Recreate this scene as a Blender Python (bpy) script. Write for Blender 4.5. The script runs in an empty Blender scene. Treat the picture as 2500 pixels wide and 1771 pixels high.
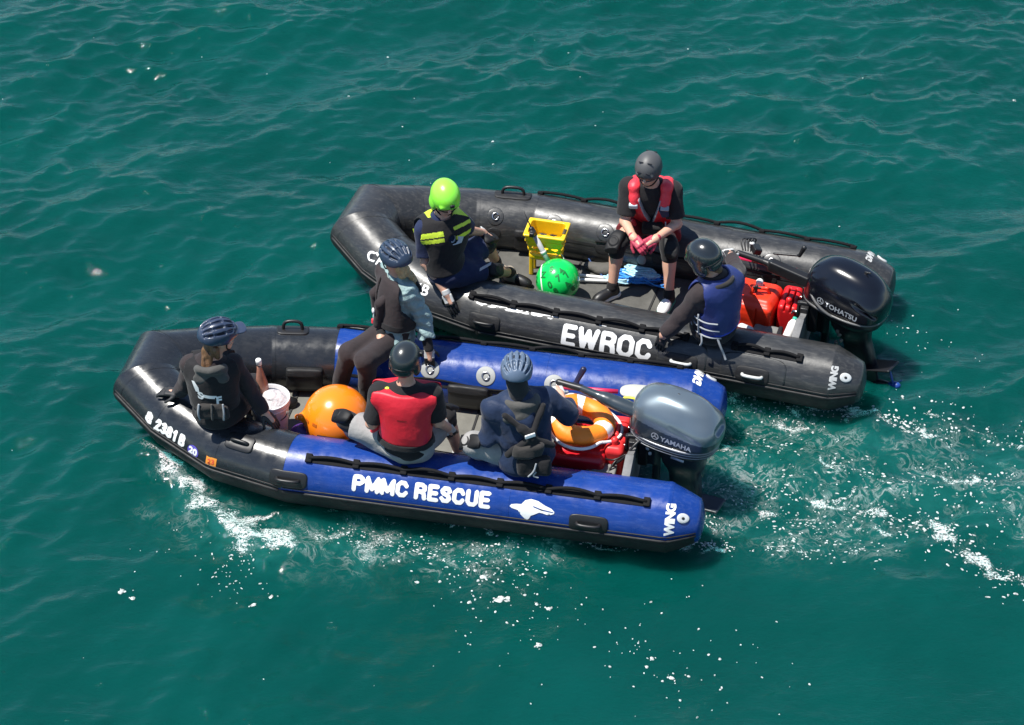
import bpy, bmesh, math, random
import numpy as np
from mathutils import Matrix, Vector
from mathutils.bvhtree import BVHTree

# ------------------------------------------------------------------ camera, sky, sun, exposure
sc = bpy.context.scene
COL = sc.collection
PITCH = math.radians(38.5)
DIST = 17.5
cam_d = bpy.data.cameras.new('camera'); cam = bpy.data.objects.new('camera', cam_d); COL.objects.link(cam)
cam.location = (0, -DIST*math.cos(PITCH), DIST*math.sin(PITCH))
cam.rotation_euler = (math.radians(90)-PITCH, 0, 0)
cam_d.sensor_width = 36; cam_d.lens = 18/math.tan(math.radians(13.0)); cam_d.clip_end = 6000; cam_d.clip_start = .5
sc.camera = cam
SUN_EL = math.radians(67.5); SUN_AZ = math.radians(180-7)          # azimuth of the sun seen from the scene, counter-clockwise from +x
sdir = Vector((math.cos(SUN_EL)*math.cos(SUN_AZ), math.cos(SUN_EL)*math.sin(SUN_AZ)*-1, math.sin(SUN_EL)))
w = bpy.data.worlds.new('World'); sc.world = w; w.use_nodes = True
nt = w.node_tree; nt.nodes.clear()
sky = nt.nodes.new('ShaderNodeTexSky'); sky.sky_type = 'NISHITA'; sky.sun_disc = False
sky.sun_elevation = SUN_EL; sky.sun_rotation = math.atan2(sdir.x, sdir.y)
sky.air_density = 1.15; sky.dust_density = 0; sky.altitude = 2500; sky.ozone_density = 1.5
bg = nt.nodes.new('ShaderNodeBackground'); bg.inputs[1].default_value = .105
ow = nt.nodes.new('ShaderNodeOutputWorld')
nt.links.new(sky.outputs[0], bg.inputs[0]); nt.links.new(bg.outputs[0], ow.inputs[0])
sl = bpy.data.lights.new('sun', 'SUN'); sl.energy = 5.0; sl.angle = math.radians(.53); sl.color = (1, .965, .90)
so = bpy.data.objects.new('sun', sl); COL.objects.link(so)
so.rotation_euler = sdir.to_track_quat('Z', 'Y').to_euler(); so.location = (0, 0, 30)
sc.view_settings.view_transform = 'Standard'; sc.view_settings.look = 'None'
sc.view_settings.exposure = .56; sc.view_settings.gamma = 1
sc.cycles.max_bounces = 6; sc.cycles.caustics_reflective = False; sc.cycles.caustics_refractive = False
R_ = random.Random(7)

# ------------------------------------------------------------------ materials
MATS = {}
def mat(name, col, rough=.6, metal=0, bump=None, var=None, coat=0, spec=.5, sheen=0, alpha=1, trans=0, stretch=None, rvar=0):
    if name in MATS: return MATS[name]
    m = bpy.data.materials.new(name); m.use_nodes = True; MATS[name] = m
    N = m.node_tree.nodes; L = m.node_tree.links; b = N['Principled BSDF']
    b.inputs['Roughness'].default_value = rough; b.inputs['Metallic'].default_value = metal
    b.inputs['Base Color'].default_value = (*col, 1); b.inputs['Specular IOR Level'].default_value = spec
    b.inputs['Coat Weight'].default_value = coat; b.inputs['Coat Roughness'].default_value = .08
    b.inputs['Sheen Weight'].default_value = sheen; b.inputs['Transmission Weight'].default_value = trans
    b.inputs['Alpha'].default_value = alpha
    tc = N.new('ShaderNodeTexCoord'); mp = N.new('ShaderNodeMapping')
    L.new(tc.outputs['Object'], mp.inputs[0])
    if stretch: mp.inputs['Scale'].default_value = stretch
    v = var or (.12, 9)
    n1 = N.new('ShaderNodeTexNoise'); n1.inputs['Scale'].default_value = v[1]; n1.inputs['Detail'].default_value = 6; n1.inputs['Roughness'].default_value = .65
    L.new(mp.outputs[0], n1.inputs['Vector'])
    cr = N.new('ShaderNodeMapRange'); cr.inputs[1].default_value = .3; cr.inputs[2].default_value = .7
    cr.inputs[3].default_value = 1-v[0]; cr.inputs[4].default_value = 1+v[0]
    L.new(n1.outputs[0], cr.inputs[0])
    mx = N.new('ShaderNodeMix'); mx.data_type = 'RGBA'; mx.blend_type = 'MULTIPLY'; mx.inputs[0].default_value = 1
    mx.inputs[6].default_value = (*col, 1)
    L.new(cr.outputs[0], mx.inputs[7]); L.new(mx.outputs[2], b.inputs['Base Color'])
    if rvar:
        n3 = N.new('ShaderNodeTexNoise'); n3.inputs['Scale'].default_value = 14; n3.inputs['Detail'].default_value = 5
        L.new(mp.outputs[0], n3.inputs['Vector'])
        r2 = N.new('ShaderNodeMapRange'); r2.inputs[1].default_value = .35; r2.inputs[2].default_value = .65
        r2.inputs[3].default_value = rough-rvar; r2.inputs[4].default_value = rough+rvar
        L.new(n3.outputs[0], r2.inputs[0]); L.new(r2.outputs[0], b.inputs['Roughness'])
    if bump:
        n2 = N.new('ShaderNodeTexNoise'); n2.inputs['Scale'].default_value = bump[0]; n2.inputs['Detail'].default_value = 4
        L.new(mp.outputs[0], n2.inputs['Vector'])
        bp = N.new('ShaderNodeBump'); bp.inputs['Strength'].default_value = bump[1]; bp.inputs['Distance'].default_value = bump[2] if len(bump) > 2 else .01
        L.new(n2.outputs[0], bp.inputs['Height']); L.new(bp.outputs[0], b.inputs['Normal'])
    return m

def rubber(name, col, rough, dust=.0, dustcol=(.3, .29, .26)):
    """coated boat fabric: fine streaks along the tube, scuffs, dried salt"""
    m = mat(name, col, rough, bump=(55, .12, .004), var=(.14, 5), rvar=.09)
    N = m.node_tree.nodes; L = m.node_tree.links; b = N['Principled BSDF']
    src = b.inputs['Base Color'].links[0].from_socket
    tc = N.new('ShaderNodeTexCoord'); mp = N.new('ShaderNodeMapping'); mp.inputs['Scale'].default_value = (2.2, 11, 16)
    L.new(tc.outputs['Object'], mp.inputs[0])
    n = N.new('ShaderNodeTexNoise'); n.inputs['Scale'].default_value = 4.6; n.inputs['Detail'].default_value = 10; n.inputs['Roughness'].default_value = .72
    L.new(mp.outputs[0], n.inputs['Vector'])
    r = N.new('ShaderNodeMapRange'); r.inputs[1].default_value = .5; r.inputs[2].default_value = .74; r.inputs[3].default_value = 0; r.inputs[4].default_value = dust
    L.new(n.outputs[0], r.inputs[0])
    mx = N.new('ShaderNodeMix'); mx.data_type = 'RGBA'; mx.inputs[7].default_value = (*dustcol, 1)
    L.new(r.outputs[0], mx.inputs[0]); L.new(src, mx.inputs[6]); L.new(mx.outputs[2], b.inputs['Base Color'])
    return m

def cloth(name, col, rough=.85, folds=(9, .5, .03), var=(.12, 14), sheen=.1):
    return mat(name, col, rough, bump=folds, var=var, sheen=sheen, spec=.25)

# ------------------------------------------------------------------ frames of the two boats (x aft, y starboard-away, z up)
class Boat:
    def __init__(s, x, y, deg, roll=0):
        s.M = Matrix.Translation((x, y, 0)) @ Matrix.Rotation(math.radians(deg), 4, 'Z')
BA = Boat(-.477, -1.131, -11.3)
BB = Boat(.973, .605, -17.5)
V3 = lambda *a: np.array(a, float)
def nrm(v): v = np.asarray(v, float); return v/(np.linalg.norm(v)+1e-12)
def lerp(a, b, t): return np.asarray(a, float)*(1-t)+np.asarray(b, float)*t

class Thing:
    """an Empty at the thing's base; parts are given in the boat's coordinates"""
    def __init__(s, name, label, cat, boat, base, group=None):
        s.boat = boat; s.base = V3(*base)
        e = bpy.data.objects.new(name, None); COL.objects.link(e); e.empty_display_size = .1
        e.matrix_world = boat.M @ Matrix.Translation(base)
        e['label'] = label; e['category'] = cat
        if group: e['group'] = group
        s.e = e
    def add(s, name, vf, mats, parent=None, smooth=True, fn=None, label=None, flat_deg=None):
        v, f = vf
        o = mkobj(name, np.asarray(v, float)-s.base, f, mats, smooth, fn and (lambda c: fn(c+s.base)), flat_deg)
        o.parent = parent if parent is not None else s.e
        if label: o['label'] = label
        return o

def mkobj(name, v, f, mats, smooth=True, fn=None, flat_deg=None):
    me = bpy.data.meshes.new(name)
    v = np.asarray(v, np.float32)
    if isinstance(f, np.ndarray) and f.ndim == 2:
        k = f.shape[1]; n = len(f)
        me.vertices.add(len(v)); me.vertices.foreach_set('co', v.ravel())
        me.loops.add(n*k); me.loops.foreach_set('vertex_index', f.astype(np.int32).ravel())
        me.polygons.add(n); me.polygons.foreach_set('loop_start', np.arange(0, n*k, k, dtype=np.int32))
        me.polygons.foreach_set('loop_total', np.full(n, k, np.int32))
        me.update(calc_edges=True)
    else:
        me.from_pydata([tuple(map(float, p)) for p in v], [], [tuple(int(i) for i in q) for q in f]); me.update()
    me.validate()
    if not isinstance(mats, (list, tuple)): mats = [mats]
    for m in mats: me.materials.append(m)
    n = len(me.polygons)
    if fn is not None:
        c = np.zeros(n*3, np.float32); me.polygons.foreach_get('center', c)
        idx = np.asarray(fn(c.reshape(-1, 3).astype(float)), np.int32)
        me.polygons.foreach_set('material_index', idx)
    if smooth:
        me.polygons.foreach_set('use_smooth', np.ones(n, bool))
        if flat_deg: me.set_sharp_from_angle(angle=math.radians(flat_deg))
    o = bpy.data.objects.new(name, me); COL.objects.link(o)
    return o

# ------------------------------------------------------------------ plain mesh pieces -> (verts, faces)
def join(*parts):
    V = []; F = []; n = 0
    for v, f in parts:
        V.extend([tuple(p) for p in v]); F.extend([tuple(int(i)+n for i in q) for q in f]); n += len(v)
    return V, F
def frame(d, up=(0, 0, 1)):
    d = nrm(d); up = np.asarray(up, float)
    if abs(d@nrm(up)) > .97: up = V3(1, 0, 0)
    s = nrm(np.cross(d, up)); u = np.cross(s, d)
    return d, s, u
def smoothpath(P, it=2, closed=False):
    P = [np.asarray(p, float) for p in P]
    for _ in range(it):
        Q = [] if closed else [P[0]]
        n = len(P); rng = range(n) if closed else range(n-1)
        for i in rng:
            a, b = P[i], P[(i+1) % n]
            Q += [a*.75+b*.25, a*.25+b*.75]
        if not closed: Q.append(P[-1])
        P = Q
    return P
def tube(P, r, n=10, closed=False, flat=1.0, up=(0, 0, 1)):
    """a rod or rope along points; r number or list"""
    P = [np.asarray(p, float) for p in P]; m = len(P)
    rr = [r]*m if np.isscalar(r) else list(r)
    V = []; F = []
    prev = None
    for i, p in enumerate(P):
        a = P[(i-1) % m] if (i > 0 or closed) else P[i]; b = P[(i+1) % m] if (i < m-1 or closed) else P[i]
        t = nrm(b-a)
        s0 = np.asarray(up, float) if prev is None else prev
        s0 = s0-t*(s0@t)
        if np.linalg.norm(s0) < 1e-3: s0 = np.cross(t, V3(1, .3, .2))
        s0 = nrm(s0); prev = s0; s1 = np.cross(t, s0)
        for k in range(n):
            an = 2*math.pi*k/n
            V.append(p+rr[i]*(math.cos(an)*s0*flat+math.sin(an)*s1))
    for i in range(m if closed else m-1):
        j = (i+1) % m
        for k in range(n):
            F.append((i*n+k, i*n+(k+1) % n, j*n+(k+1) % n, j*n+k))
    if not closed:
        F.append(tuple(range(n-1, -1, -1))); F.append(tuple((m-1)*n+k for k in range(n)))
    return V, F
def box(c, h, R=None, bev=.0):
    """bevelled box: centre, half sizes, rotation columns"""
    bm = bmesh.new(); bmesh.ops.create_cube(bm, size=2)
    for v in bm.verts: v.co = Vector((v.co.x*h[0], v.co.y*h[1], v.co.z*h[2]))
    if bev: bmesh.ops.bevel(bm, geom=bm.edges[:], offset=bev, segments=3, profile=.5, affect='EDGES')
    V = np.array([tuple(v.co) for v in bm.verts]); bm.verts.index_update()
    F = [tuple(v.index for v in f.verts) for f in bm.faces]; bm.free()
    if R is not None: V = V@np.asarray(R, float).T
    return [tuple(p) for p in V+np.asarray(c, float)], F
def rotm(yaw=0, pitch=0, roll=0):
    return np.array((Matrix.Rotation(math.radians(yaw), 3, 'Z')@Matrix.Rotation(math.radians(pitch), 3, 'Y')@Matrix.Rotation(math.radians(roll), 3, 'X')))
def disc(c, nrmv, r, th, n=28, r2=None):
    """a low round button standing on its base"""
    d, s, u = frame(nrmv); r2 = r2 or r*.8
    V = []; F = []
    for (rad, h) in ((r, 0), (r, th*.5), (r2, th)):
        for k in range(n):
            a = 2*math.pi*k/n; V.append(np.asarray(c, float)+d*h+rad*(math.cos(a)*s+math.sin(a)*u))
    for i in range(2):
        for k in range(n): F.append((i*n+k, i*n+(k+1) % n, (i+1)*n+(k+1) % n, (i+1)*n+k))
    F.append(tuple(2*n+k for k in range(n))); F.append(tuple(range(n-1, -1, -1)))
    return V, F
def lathe(c, prof, n=40, axis=(0, 0, 1)):
    d, s, u = frame(axis); V = []; F = []; m = len(prof)
    for r, z in prof:
        for k in range(n):
            a = 2*math.pi*k/n; V.append(np.asarray(c, float)+d*z+r*(math.cos(a)*s+math.sin(a)*u))
    for i in range(m-1):
        for k in range(n): F.append((i*n+k, i*n+(k+1) % n, (i+1)*n+(k+1) % n, (i+1)*n+k))
    return V, F

# ------------------------------------------------------------------ lettering
def text_mesh(body, size, bold=.0, cuts=.02, spacing=1.0, shear=0):
    cu = bpy.data.curves.new('lettering', 'FONT'); cu.body = body; cu.size = size; cu.offset = bold*size
    cu.align_x = 'CENTER'; cu.align_y = 'CENTER'; cu.space_character = spacing; cu.resolution_u = 3; cu.shear = shear
    o = bpy.data.objects.new('lettering', cu); COL.objects.link(o)
    me = bpy.data.meshes.new_from_object(o.evaluated_get(bpy.context.evaluated_depsgraph_get()))
    bm = bmesh.new(); bm.from_mesh(me); bpy.data.objects.remove(o); bpy.data.meshes.remove(me)
    bmesh.ops.remove_doubles(bm, verts=bm.verts, dist=1e-5)
    return cut_flat(bm, cuts)
def cut_flat(bm, cuts):
    for ax in (0, 1):
        lo = min(v.co[ax] for v in bm.verts); hi = max(v.co[ax] for v in bm.verts)
        x = lo+cuts
        while x < hi:
            co = Vector((0, 0, 0)); co[ax] = x; no = Vector((0, 0, 0)); no[ax] = 1
            bmesh.ops.bisect_plane(bm, geom=bm.verts[:]+bm.edges[:]+bm.faces[:], plane_co=co, plane_no=no)
            x += cuts
    bm.verts.index_update()
    V = [(v.co.x, v.co.y) for v in bm.verts]; F = [tuple(v.index for v in f.verts) for f in bm.faces]; bm.free()
    return V, F
def poly_mesh(pts, cuts=.02):
    bm = bmesh.new(); vs = [bm.verts.new((x, y, 0)) for x, y in pts]; f = bm.faces.new(vs)
    bmesh.ops.triangulate(bm, faces=[f])
    return cut_flat(bm, cuts)
def bvh(vf):
    return BVHTree.FromPolygons([Vector(p) for p in vf[0]], [tuple(int(i) for i in q) for q in vf[1]])
def project(flat, tree, org, xd, yd, off=.002, back=.25):
    """lay flat lettering on a surface, along the normal of its plane"""
    xd = nrm(xd); yd = nrm(yd); n = np.cross(xd, yd); V = []
    for x, y in flat[0]:
        p = np.asarray(org, float)+xd*x+yd*y+n*back
        hit = tree.ray_cast(Vector(p), Vector(-n))
        V.append(np.array(hit[0])+n*off if hit[0] is not None else p-n*back)
    return V, flat[1]

# ------------------------------------------------------------------ implicit shapes -> smooth meshes
class S:
    def __init__(s, f, lo, hi): s.f = f; s.lo = np.asarray(lo, float); s.hi = np.asarray(hi, float)
f32 = np.float32
def cap(a, b, ra, rb=None):
    rb = ra if rb is None else rb
    a = np.asarray(a, float); b = np.asarray(b, float); ab = b-a; L2 = float(ab@ab)+1e-9
    A = a.astype(f32); AB = ab.astype(f32)
    def f(P):
        t = np.clip((P-A)@AB/f32(L2), 0, 1)
        d = P-A-t[:, None]*AB
        return np.sqrt(np.einsum('ij,ij->i', d, d))-(f32(ra)+t*f32(rb-ra))
    r = max(ra, rb)
    return S(f, np.minimum(a, b)-r, np.maximum(a, b)+r)
def ell(c, r, R=None):
    c = np.asarray(c, float); r = np.asarray(r, float); R = np.eye(3) if R is None else np.asarray(R, float)   # columns = axes
    W = (R/r).astype(f32); W2 = (R/r**2).astype(f32); C = c.astype(f32)
    def f(P):
        q = P-C; a = q@W; k0 = np.sqrt(np.einsum('ij,ij->i', a, a)); b = q@W2; k1 = np.sqrt(np.einsum('ij,ij->i', b, b))+f32(1e-6)
        return k0*(k0-1)/k1
    e = np.sqrt(((R*r)**2).sum(1))
    return S(f, c-e, c+e)
def sq(c, r, p=3, R=None):
    c = np.asarray(c, float); r = np.asarray(r, float); R = np.eye(3) if R is None else np.asarray(R, float)
    C = c.astype(f32); Rf = R.astype(f32); rf = r.astype(f32)
    def f(P):
        a = np.abs((P-C)@Rf)/rf
        return ((a**p).sum(1)**(1/p)-1)*f32(r.min())
    e = (np.abs(R)*r).sum(1)
    return S(f, c-e, c+e)
def rbox(c, h, r=.01, R=None):
    c = np.asarray(c, float); h = np.asarray(h, float); R = np.eye(3) if R is None else np.asarray(R, float)
    C = c.astype(f32); Rf = R.astype(f32); hh = (h-r).astype(f32)
    def f(P):
        q = np.abs((P-C)@Rf)-hh
        m = np.maximum(q, 0)
        return np.sqrt((m*m).sum(1))+np.minimum(q.max(1), 0)-f32(r)
    e = (np.abs(R)*h).sum(1)
    return S(f, c-e, c+e)
def torus(c, axis, R0, r):
    c = np.asarray(c, float); ax = nrm(axis); C = c.astype(f32); X = ax.astype(f32)
    def f(P):
        q = P-C; h = q@X; d = q-h[:, None]*X; l = np.sqrt((d*d).sum(1))-f32(R0)
        return np.sqrt(l*l+h*h)-f32(r)
    e = R0+r
    return S(f, c-e, c+e)
def union(*s, k=.0):
    s = [x for x in s if x is not None]
    def f(P):
        d = s[0].f(P)
        for x in s[1:]:
            e = x.f(P)
            if k > 0:
                h = np.clip(.5+.5*(e-d)/k, 0, 1); d = e*(1-h)+d*h-k*h*(1-h)
            else: d = np.minimum(d, e)
        return d
    return S(f, np.min([x.lo for x in s], 0), np.max([x.hi for x in s], 0))
def inter(a, *bs, k=.0):
    def f(P):
        d = a.f(P)
        for b in bs:
            e = b.f(P)
            if k > 0:
                h = np.clip(.5-.5*(e-d)/k, 0, 1); d = e*(1-h)+d*h+k*h*(1-h)
            else: d = np.maximum(d, e)
        return d
    lo = np.max([a.lo]+[b.lo for b in bs], 0); hi = np.min([a.hi]+[b.hi for b in bs], 0)
    return S(f, lo, hi)
def sub(a, *bs, k=.0):
    def f(P):
        d = a.f(P)
        for b in bs:
            e = -b.f(P)
            if k > 0:
                h = np.clip(.5-.5*(e-d)/k, 0, 1); d = e*(1-h)+d*h+k*h*(1-h)
            else: d = np.maximum(d, e)
        return d
    return S(f, a.lo, a.hi)
BIG = 1e3
def half(p, n):
    """keeps the side the normal points away from"""
    n = nrm(n); o = f32(float(n@np.asarray(p, float))); nf = n.astype(f32)
    return S(lambda P: P@nf-o, [-BIG]*3, [BIG]*3)
def off(s, d): return S(lambda P: s.f(P)-f32(d), s.lo-d, s.hi+d)
def disp(s, fn, m=.01): return S(lambda P: s.f(P)+fn(P), s.lo-m, s.hi+m)
def wrinkle(amp, freq, seed=0, dirn=None):
    r = np.random.RandomState(seed); K = []
    for i in range(7):
        d = nrm(r.randn(3)); 
        if dirn is not None: d = nrm(nrm(dirn)*2.2*(1 if r.rand() > .5 else 1)+r.randn(3)*.8)
        K.append((d.astype(f32)*f32(freq*(.6+.9*r.rand())), f32(r.rand()*6.28)))
    def fn(P):
        a = 0
        q = P+f32(.02)*np.sin(P[:, [1, 2, 0]]*f32(freq*.35))
        for d, ph in K: a = a+np.sin(q@d+ph)
        a = a/7
        return -f32(amp)*(1.6*np.abs(a)**.7*np.sign(a))
    return fn
def mesh(s, h=.008):
    lo = s.lo-2.5*h; hi = s.hi+2.5*h
    B = 8
    nb = np.ceil((hi-lo)/h/B).astype(int)+1; n = nb*B
    cx = [lo[i]+(np.arange(nb[i])*B+(B-1)/2)*h for i in range(3)]
    G = np.stack(np.meshgrid(*cx, indexing='ij'), -1).reshape(-1, 3).astype(f32)
    d = np.concatenate([s.f(G[i:i+200000]) for i in range(0, len(G), 200000)]).reshape(nb)
    act = np.argwhere(np.abs(d) < h*B*1.35)
    V = np.repeat(np.repeat(np.repeat(d, B, 0), B, 1), B, 2).astype(f32)
    o = np.stack(np.meshgrid(*[np.arange(B)]*3, indexing='ij'), -1).reshape(-1, 3)
    for i in range(0, len(act), 600):
        a = act[i:i+600]
        ix = (a[:, None, :]*B+o[None]).reshape(-1, 3)
        P = (lo+ix*h).astype(f32)
        V[ix[:, 0], ix[:, 1], ix[:, 2]] = s.f(P)
    V[0] = V[-1] = 1; V[:, 0] = V[:, -1] = 1; V[:, :, 0] = V[:, :, -1] = 1
    neg = V < 0
    c = np.zeros(np.array(V.shape)-1, np.int8)
    for dx in (0, 1):
        for dy in (0, 1):
            for dz in (0, 1):
                c += neg[dx:V.shape[0]-1+dx, dy:V.shape[1]-1+dy, dz:V.shape[2]-1+dz]
    I = np.argwhere((c > 0) & (c < 8))
    idm = np.full(c.shape, -1, np.int32); idm[I[:, 0], I[:, 1], I[:, 2]] = np.arange(len(I))
    acc = np.zeros((len(I), 3)); cnt = np.zeros(len(I))
    cor = [(x, y, z) for x in (0, 1) for y in (0, 1) for z in (0, 1)]
    val = {k: V[I[:, 0]+k[0], I[:, 1]+k[1], I[:, 2]+k[2]] for k in cor}
    for k in cor:
        for ax in range(3):
            if k[ax] == 0:
                k2 = list(k); k2[ax] = 1; k2 = tuple(k2)
                a, b = val[k], val[k2]; m = (a < 0) != (b < 0)
                t = a/np.where(a == b, 1, a-b)
                p = np.zeros((len(I), 3)); p[:] = k; p[:, ax] = t
                acc[m] += p[m]; cnt[m] += 1
    VV = lo+(I+acc/cnt[:, None])*h
    F = []
    for ax in range(3):
        b, cc = [(1, 2), (2, 0), (0, 1)][ax]
        s0 = [slice(1, -1)]*3; s0[ax] = slice(0, -1); s1 = list(s0); s1[ax] = slice(1, None)
        n0 = neg[tuple(s0)]; n1 = neg[tuple(s1)]
        E = np.argwhere(n0 != n1); fl = n0[E[:, 0], E[:, 1], E[:, 2]]
        off_ = np.ones(3, int); off_[ax] = 0; E = E+off_
        q = []
        for db, dc in ((-1, -1), (0, -1), (0, 0), (-1, 0)):
            J = E.copy(); J[:, b] += db; J[:, cc] += dc
            q.append(idm[J[:, 0], J[:, 1], J[:, 2]])
        q = np.stack(q, 1); q[~fl] = q[~fl][:, ::-1]; F.append(q)
    F = np.concatenate(F); F = F[(F >= 0).all(1)]
    return VV, F
# strokes of foam on the water, world metres
FOAM = [([(-2.629, -1.164), (-2.507, -1.34), (-2.35, -1.522), (-2.146, -1.745), (-1.952, -1.898), (-1.795, -2.006), (-1.693, -2.101)], 0.1, 1.35), ([(-2.051, -1.798), (-1.873, -1.798), (-1.707, -1.824)], 0.06, 1.1), ([(-1.975, -1.963), (-1.84, -2.156), (-1.639, -2.113)], 0.09, 1.1), ([(-1.655, -1.92), (-1.386, -1.963), (-1.145, -2.049), (-0.851, -2.049)], 0.12, 0.5), ([(-1.144, -2.071), (-0.933, -2.198), (-0.731, -2.135), (-0.496, -2.156), (-0.146, -2.177)], 0.11, 0.47), ([(-0.43, -1.863), (0.0, -1.955), (0.441, -2.028), (0.791, -2.092)], 0.022, 0.95), ([(0.791, -2.101), (1.082, -2.126), (1.322, -2.041), (1.538, -2.092)], 0.04, 0.8), ([(1.348, -1.634), (1.457, -1.789), (1.463, -1.92)], 0.07, 0.62), ([(1.487, -1.155), (1.668, -0.99), (1.691, -1.084)], 0.075, 0.85), ([(0.944, -1.294), (1.177, -1.477), (1.482, -1.431)], 0.1, 0.5), ([(2.243, -0.505), (2.461, -0.53), (2.576, -0.628), (2.871, -0.653)], 0.05, 0.92), ([(2.873, -0.638), (2.968, -0.75), (3.06, -0.871), (3.34, -0.966)], 0.03, 0.85), ([(1.934, -0.43), (2.148, -0.505), (2.267, -0.579)], 0.04, 0.7), ([(1.81, -0.774), (2.033, -0.726), (2.278, -0.774), (2.447, -0.928)], 0.06, 0.6), ([(1.747, -0.38), (1.975, -0.677), (2.21, -0.823)], 0.1, 0.5), ([(2.294, -1.201), (2.497, -1.294), (2.723, -1.431)], 0.035, 0.62), ([(2.081, -1.499), (2.222, -1.589), (2.391, -1.687), (2.733, -1.811)], 0.035, 0.72), ([(2.36, -1.558), (2.51, -1.567)], 0.025, 0.95), ([(2.409, -1.789), (2.541, -1.92), (2.68, -1.985)], 0.04, 0.72), ([(3.086, -1.833), (3.164, -2.092), (3.225, -2.261), (3.353, -2.366), (3.537, -2.469), (3.579, -2.551)], 0.055, 0.85), ([(2.622, -1.745), (2.914, -1.789), (3.116, -1.833), (3.2, -2.049)], 0.05, 0.62), ([(1.822, -2.028), (1.932, -2.113), (2.193, -2.135), (2.458, -2.113)], 0.035, 0.6), ([(1.875, -1.767), (2.107, -1.833), (2.31, -1.876)], 0.06, 0.5), ([(3.096, -1.363), (3.308, -1.363), (3.536, -1.454), (3.743, -1.477)], 0.05, 0.6), ([(3.649, -0.966), (3.769, -0.99), (3.91, -1.061)], 0.045, 0.66), ([(-0.173, -2.407), (-0.029, -2.51), (0.114, -2.652)], 0.05, 0.5), ([(3.134, -0.677), (3.377, -0.726), (3.572, -0.871)], 0.04, 0.55), ([(1.836, -0.455), (1.431, -0.355), (0.995, -0.152)], 0.05, 0.5), ([(-1.674, -1.678), (-1.04, -1.798), (-0.43, -1.863)], 0.03, 0.45), ([(2.745, -0.279), (2.565, -0.455), (2.243, -0.505)], 0.04, 0.7)]
AERATED = [([(-2.41, -1.522), (-1.904, -2.092), (-1.169, -2.135), (-0.436, -2.261), (0.234, -2.092)], 0.22, 0.8), ([(1.18, -1.431), (1.827, -1.294), (2.566, -1.477), (3.299, -1.612), (3.866, -1.789)], 0.35, 0.75), ([(1.665, -0.628), (2.33, -0.871), (3.219, -1.155), (3.976, -1.201)], 0.28, 0.6), ([(1.344, -1.701), (1.916, -1.963), (2.807, -1.92)], 0.2, 0.6)]
SWELL = [([(-2.673, -1.108), (-2.344, -1.567), (-1.912, -2.006), (-1.605, -2.177)], 0.12, 1.0), ([(1.529, -1.201), (1.843, -1.108), (2.223, -1.294)], 0.15, 0.8), ([(-1.023, -2.135), (-0.437, -2.219), (0.146, -2.092)], 0.15, -0.5)]
FLECKS = [([(-2.621, -1.155), (-2.314, -1.567), (-1.916, -1.963), (-1.666, -2.135)], 0.07, 110, 0.0024, 0.0072), ([(-2.009, -2.219), (-1.877, -2.386), (-2.095, -2.51)], 0.09, 60, 0.0024, 0.0079), ([(-1.33, -1.92), (-0.879, -2.092), (-0.583, -2.177)], 0.1, 130, 0.0024, 0.0086), ([(-0.731, -2.135), (-0.292, -2.177), (-0.058, -2.219), (0.233, -2.177)], 0.11, 140, 0.0024, 0.0086), ([(-0.415, -1.868), (0.088, -1.972), (0.499, -2.041), (0.907, -2.113)], 0.018, 190, 0.0024, 0.0065), ([(-0.492, -2.345), (-0.201, -2.469), (0.143, -2.551)], 0.16, 70, 0.0032, 0.013), ([(-0.426, -2.712), (0.0, -2.871), (0.226, -2.832)], 0.18, 34, 0.0032, 0.0086), ([(0.42, -2.989), (0.859, -3.182), (1.238, -3.333), (1.625, -3.63)], 0.25, 46, 0.0032, 0.0115), ([(0.653, -2.712), (1.09, -3.028), (1.525, -3.182)], 0.25, 34, 0.0032, 0.0086), ([(-2.637, -2.092), (-2.211, -1.963), (-1.827, -2.303)], 0.2, 26, 0.0024, 0.0065), ([(1.324, -2.006), (1.581, -2.101)], 0.03, 60, 0.0032, 0.0086), ([(1.365, -1.612), (1.477, -1.92)], 0.07, 70, 0.0032, 0.0086), ([(1.716, -0.38), (2.051, -0.53), (2.345, -0.726)], 0.12, 170, 0.0032, 0.0094), ([(2.243, -0.505), (2.871, -0.653), (3.34, -0.966)], 0.06, 150, 0.0032, 0.013), ([(2.91, -0.48), (3.385, -0.677), (3.719, -0.919), (3.849, -1.061)], 0.12, 90, 0.0032, 0.0115), ([(1.705, -0.919), (2.181, -1.108)], 0.1, 70, 0.0032, 0.0086), ([(1.755, -1.431), (2.109, -1.522), (2.419, -1.701), (2.733, -1.811)], 0.09, 150, 0.0032, 0.0101), ([(2.294, -1.201), (2.874, -1.431), (3.253, -1.522)], 0.1, 110, 0.0032, 0.0101), ([(3.136, -1.294), (3.765, -1.522)], 0.13, 80, 0.0032, 0.0115), ([(2.528, -1.789), (2.967, -1.833), (3.164, -2.092), (3.378, -2.386), (3.579, -2.551)], 0.09, 190, 0.0032, 0.013), ([(1.82, -2.049), (2.193, -2.135), (2.631, -2.135)], 0.07, 90, 0.0032, 0.0086), ([(1.873, -1.789), (2.393, -1.92)], 0.08, 70, 0.0032, 0.0086), ([(3.218, -1.745), (3.634, -1.92)], 0.14, 50, 0.0032, 0.0094), ([(1.54, -1.477), (1.796, -1.656)], 0.1, 50, 0.0032, 0.0079), ([(3.315, 0.345), (3.722, 0.029)], 0.25, 12, 0.0032, 0.0072), ([(3.067, 0.453), (3.307, 0.292)], 0.1, 14, 0.0024, 0.0072), ([(-4.151, 4.988), (-0.935, 3.518), (3.554, 3.518)], 1.3, 26, 0.003, 0.009), ([(-3.391, -1.963), (-2.079, -3.182), (0.136, -3.556)], 0.8, 22, 0.0024, 0.0058)]
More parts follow.
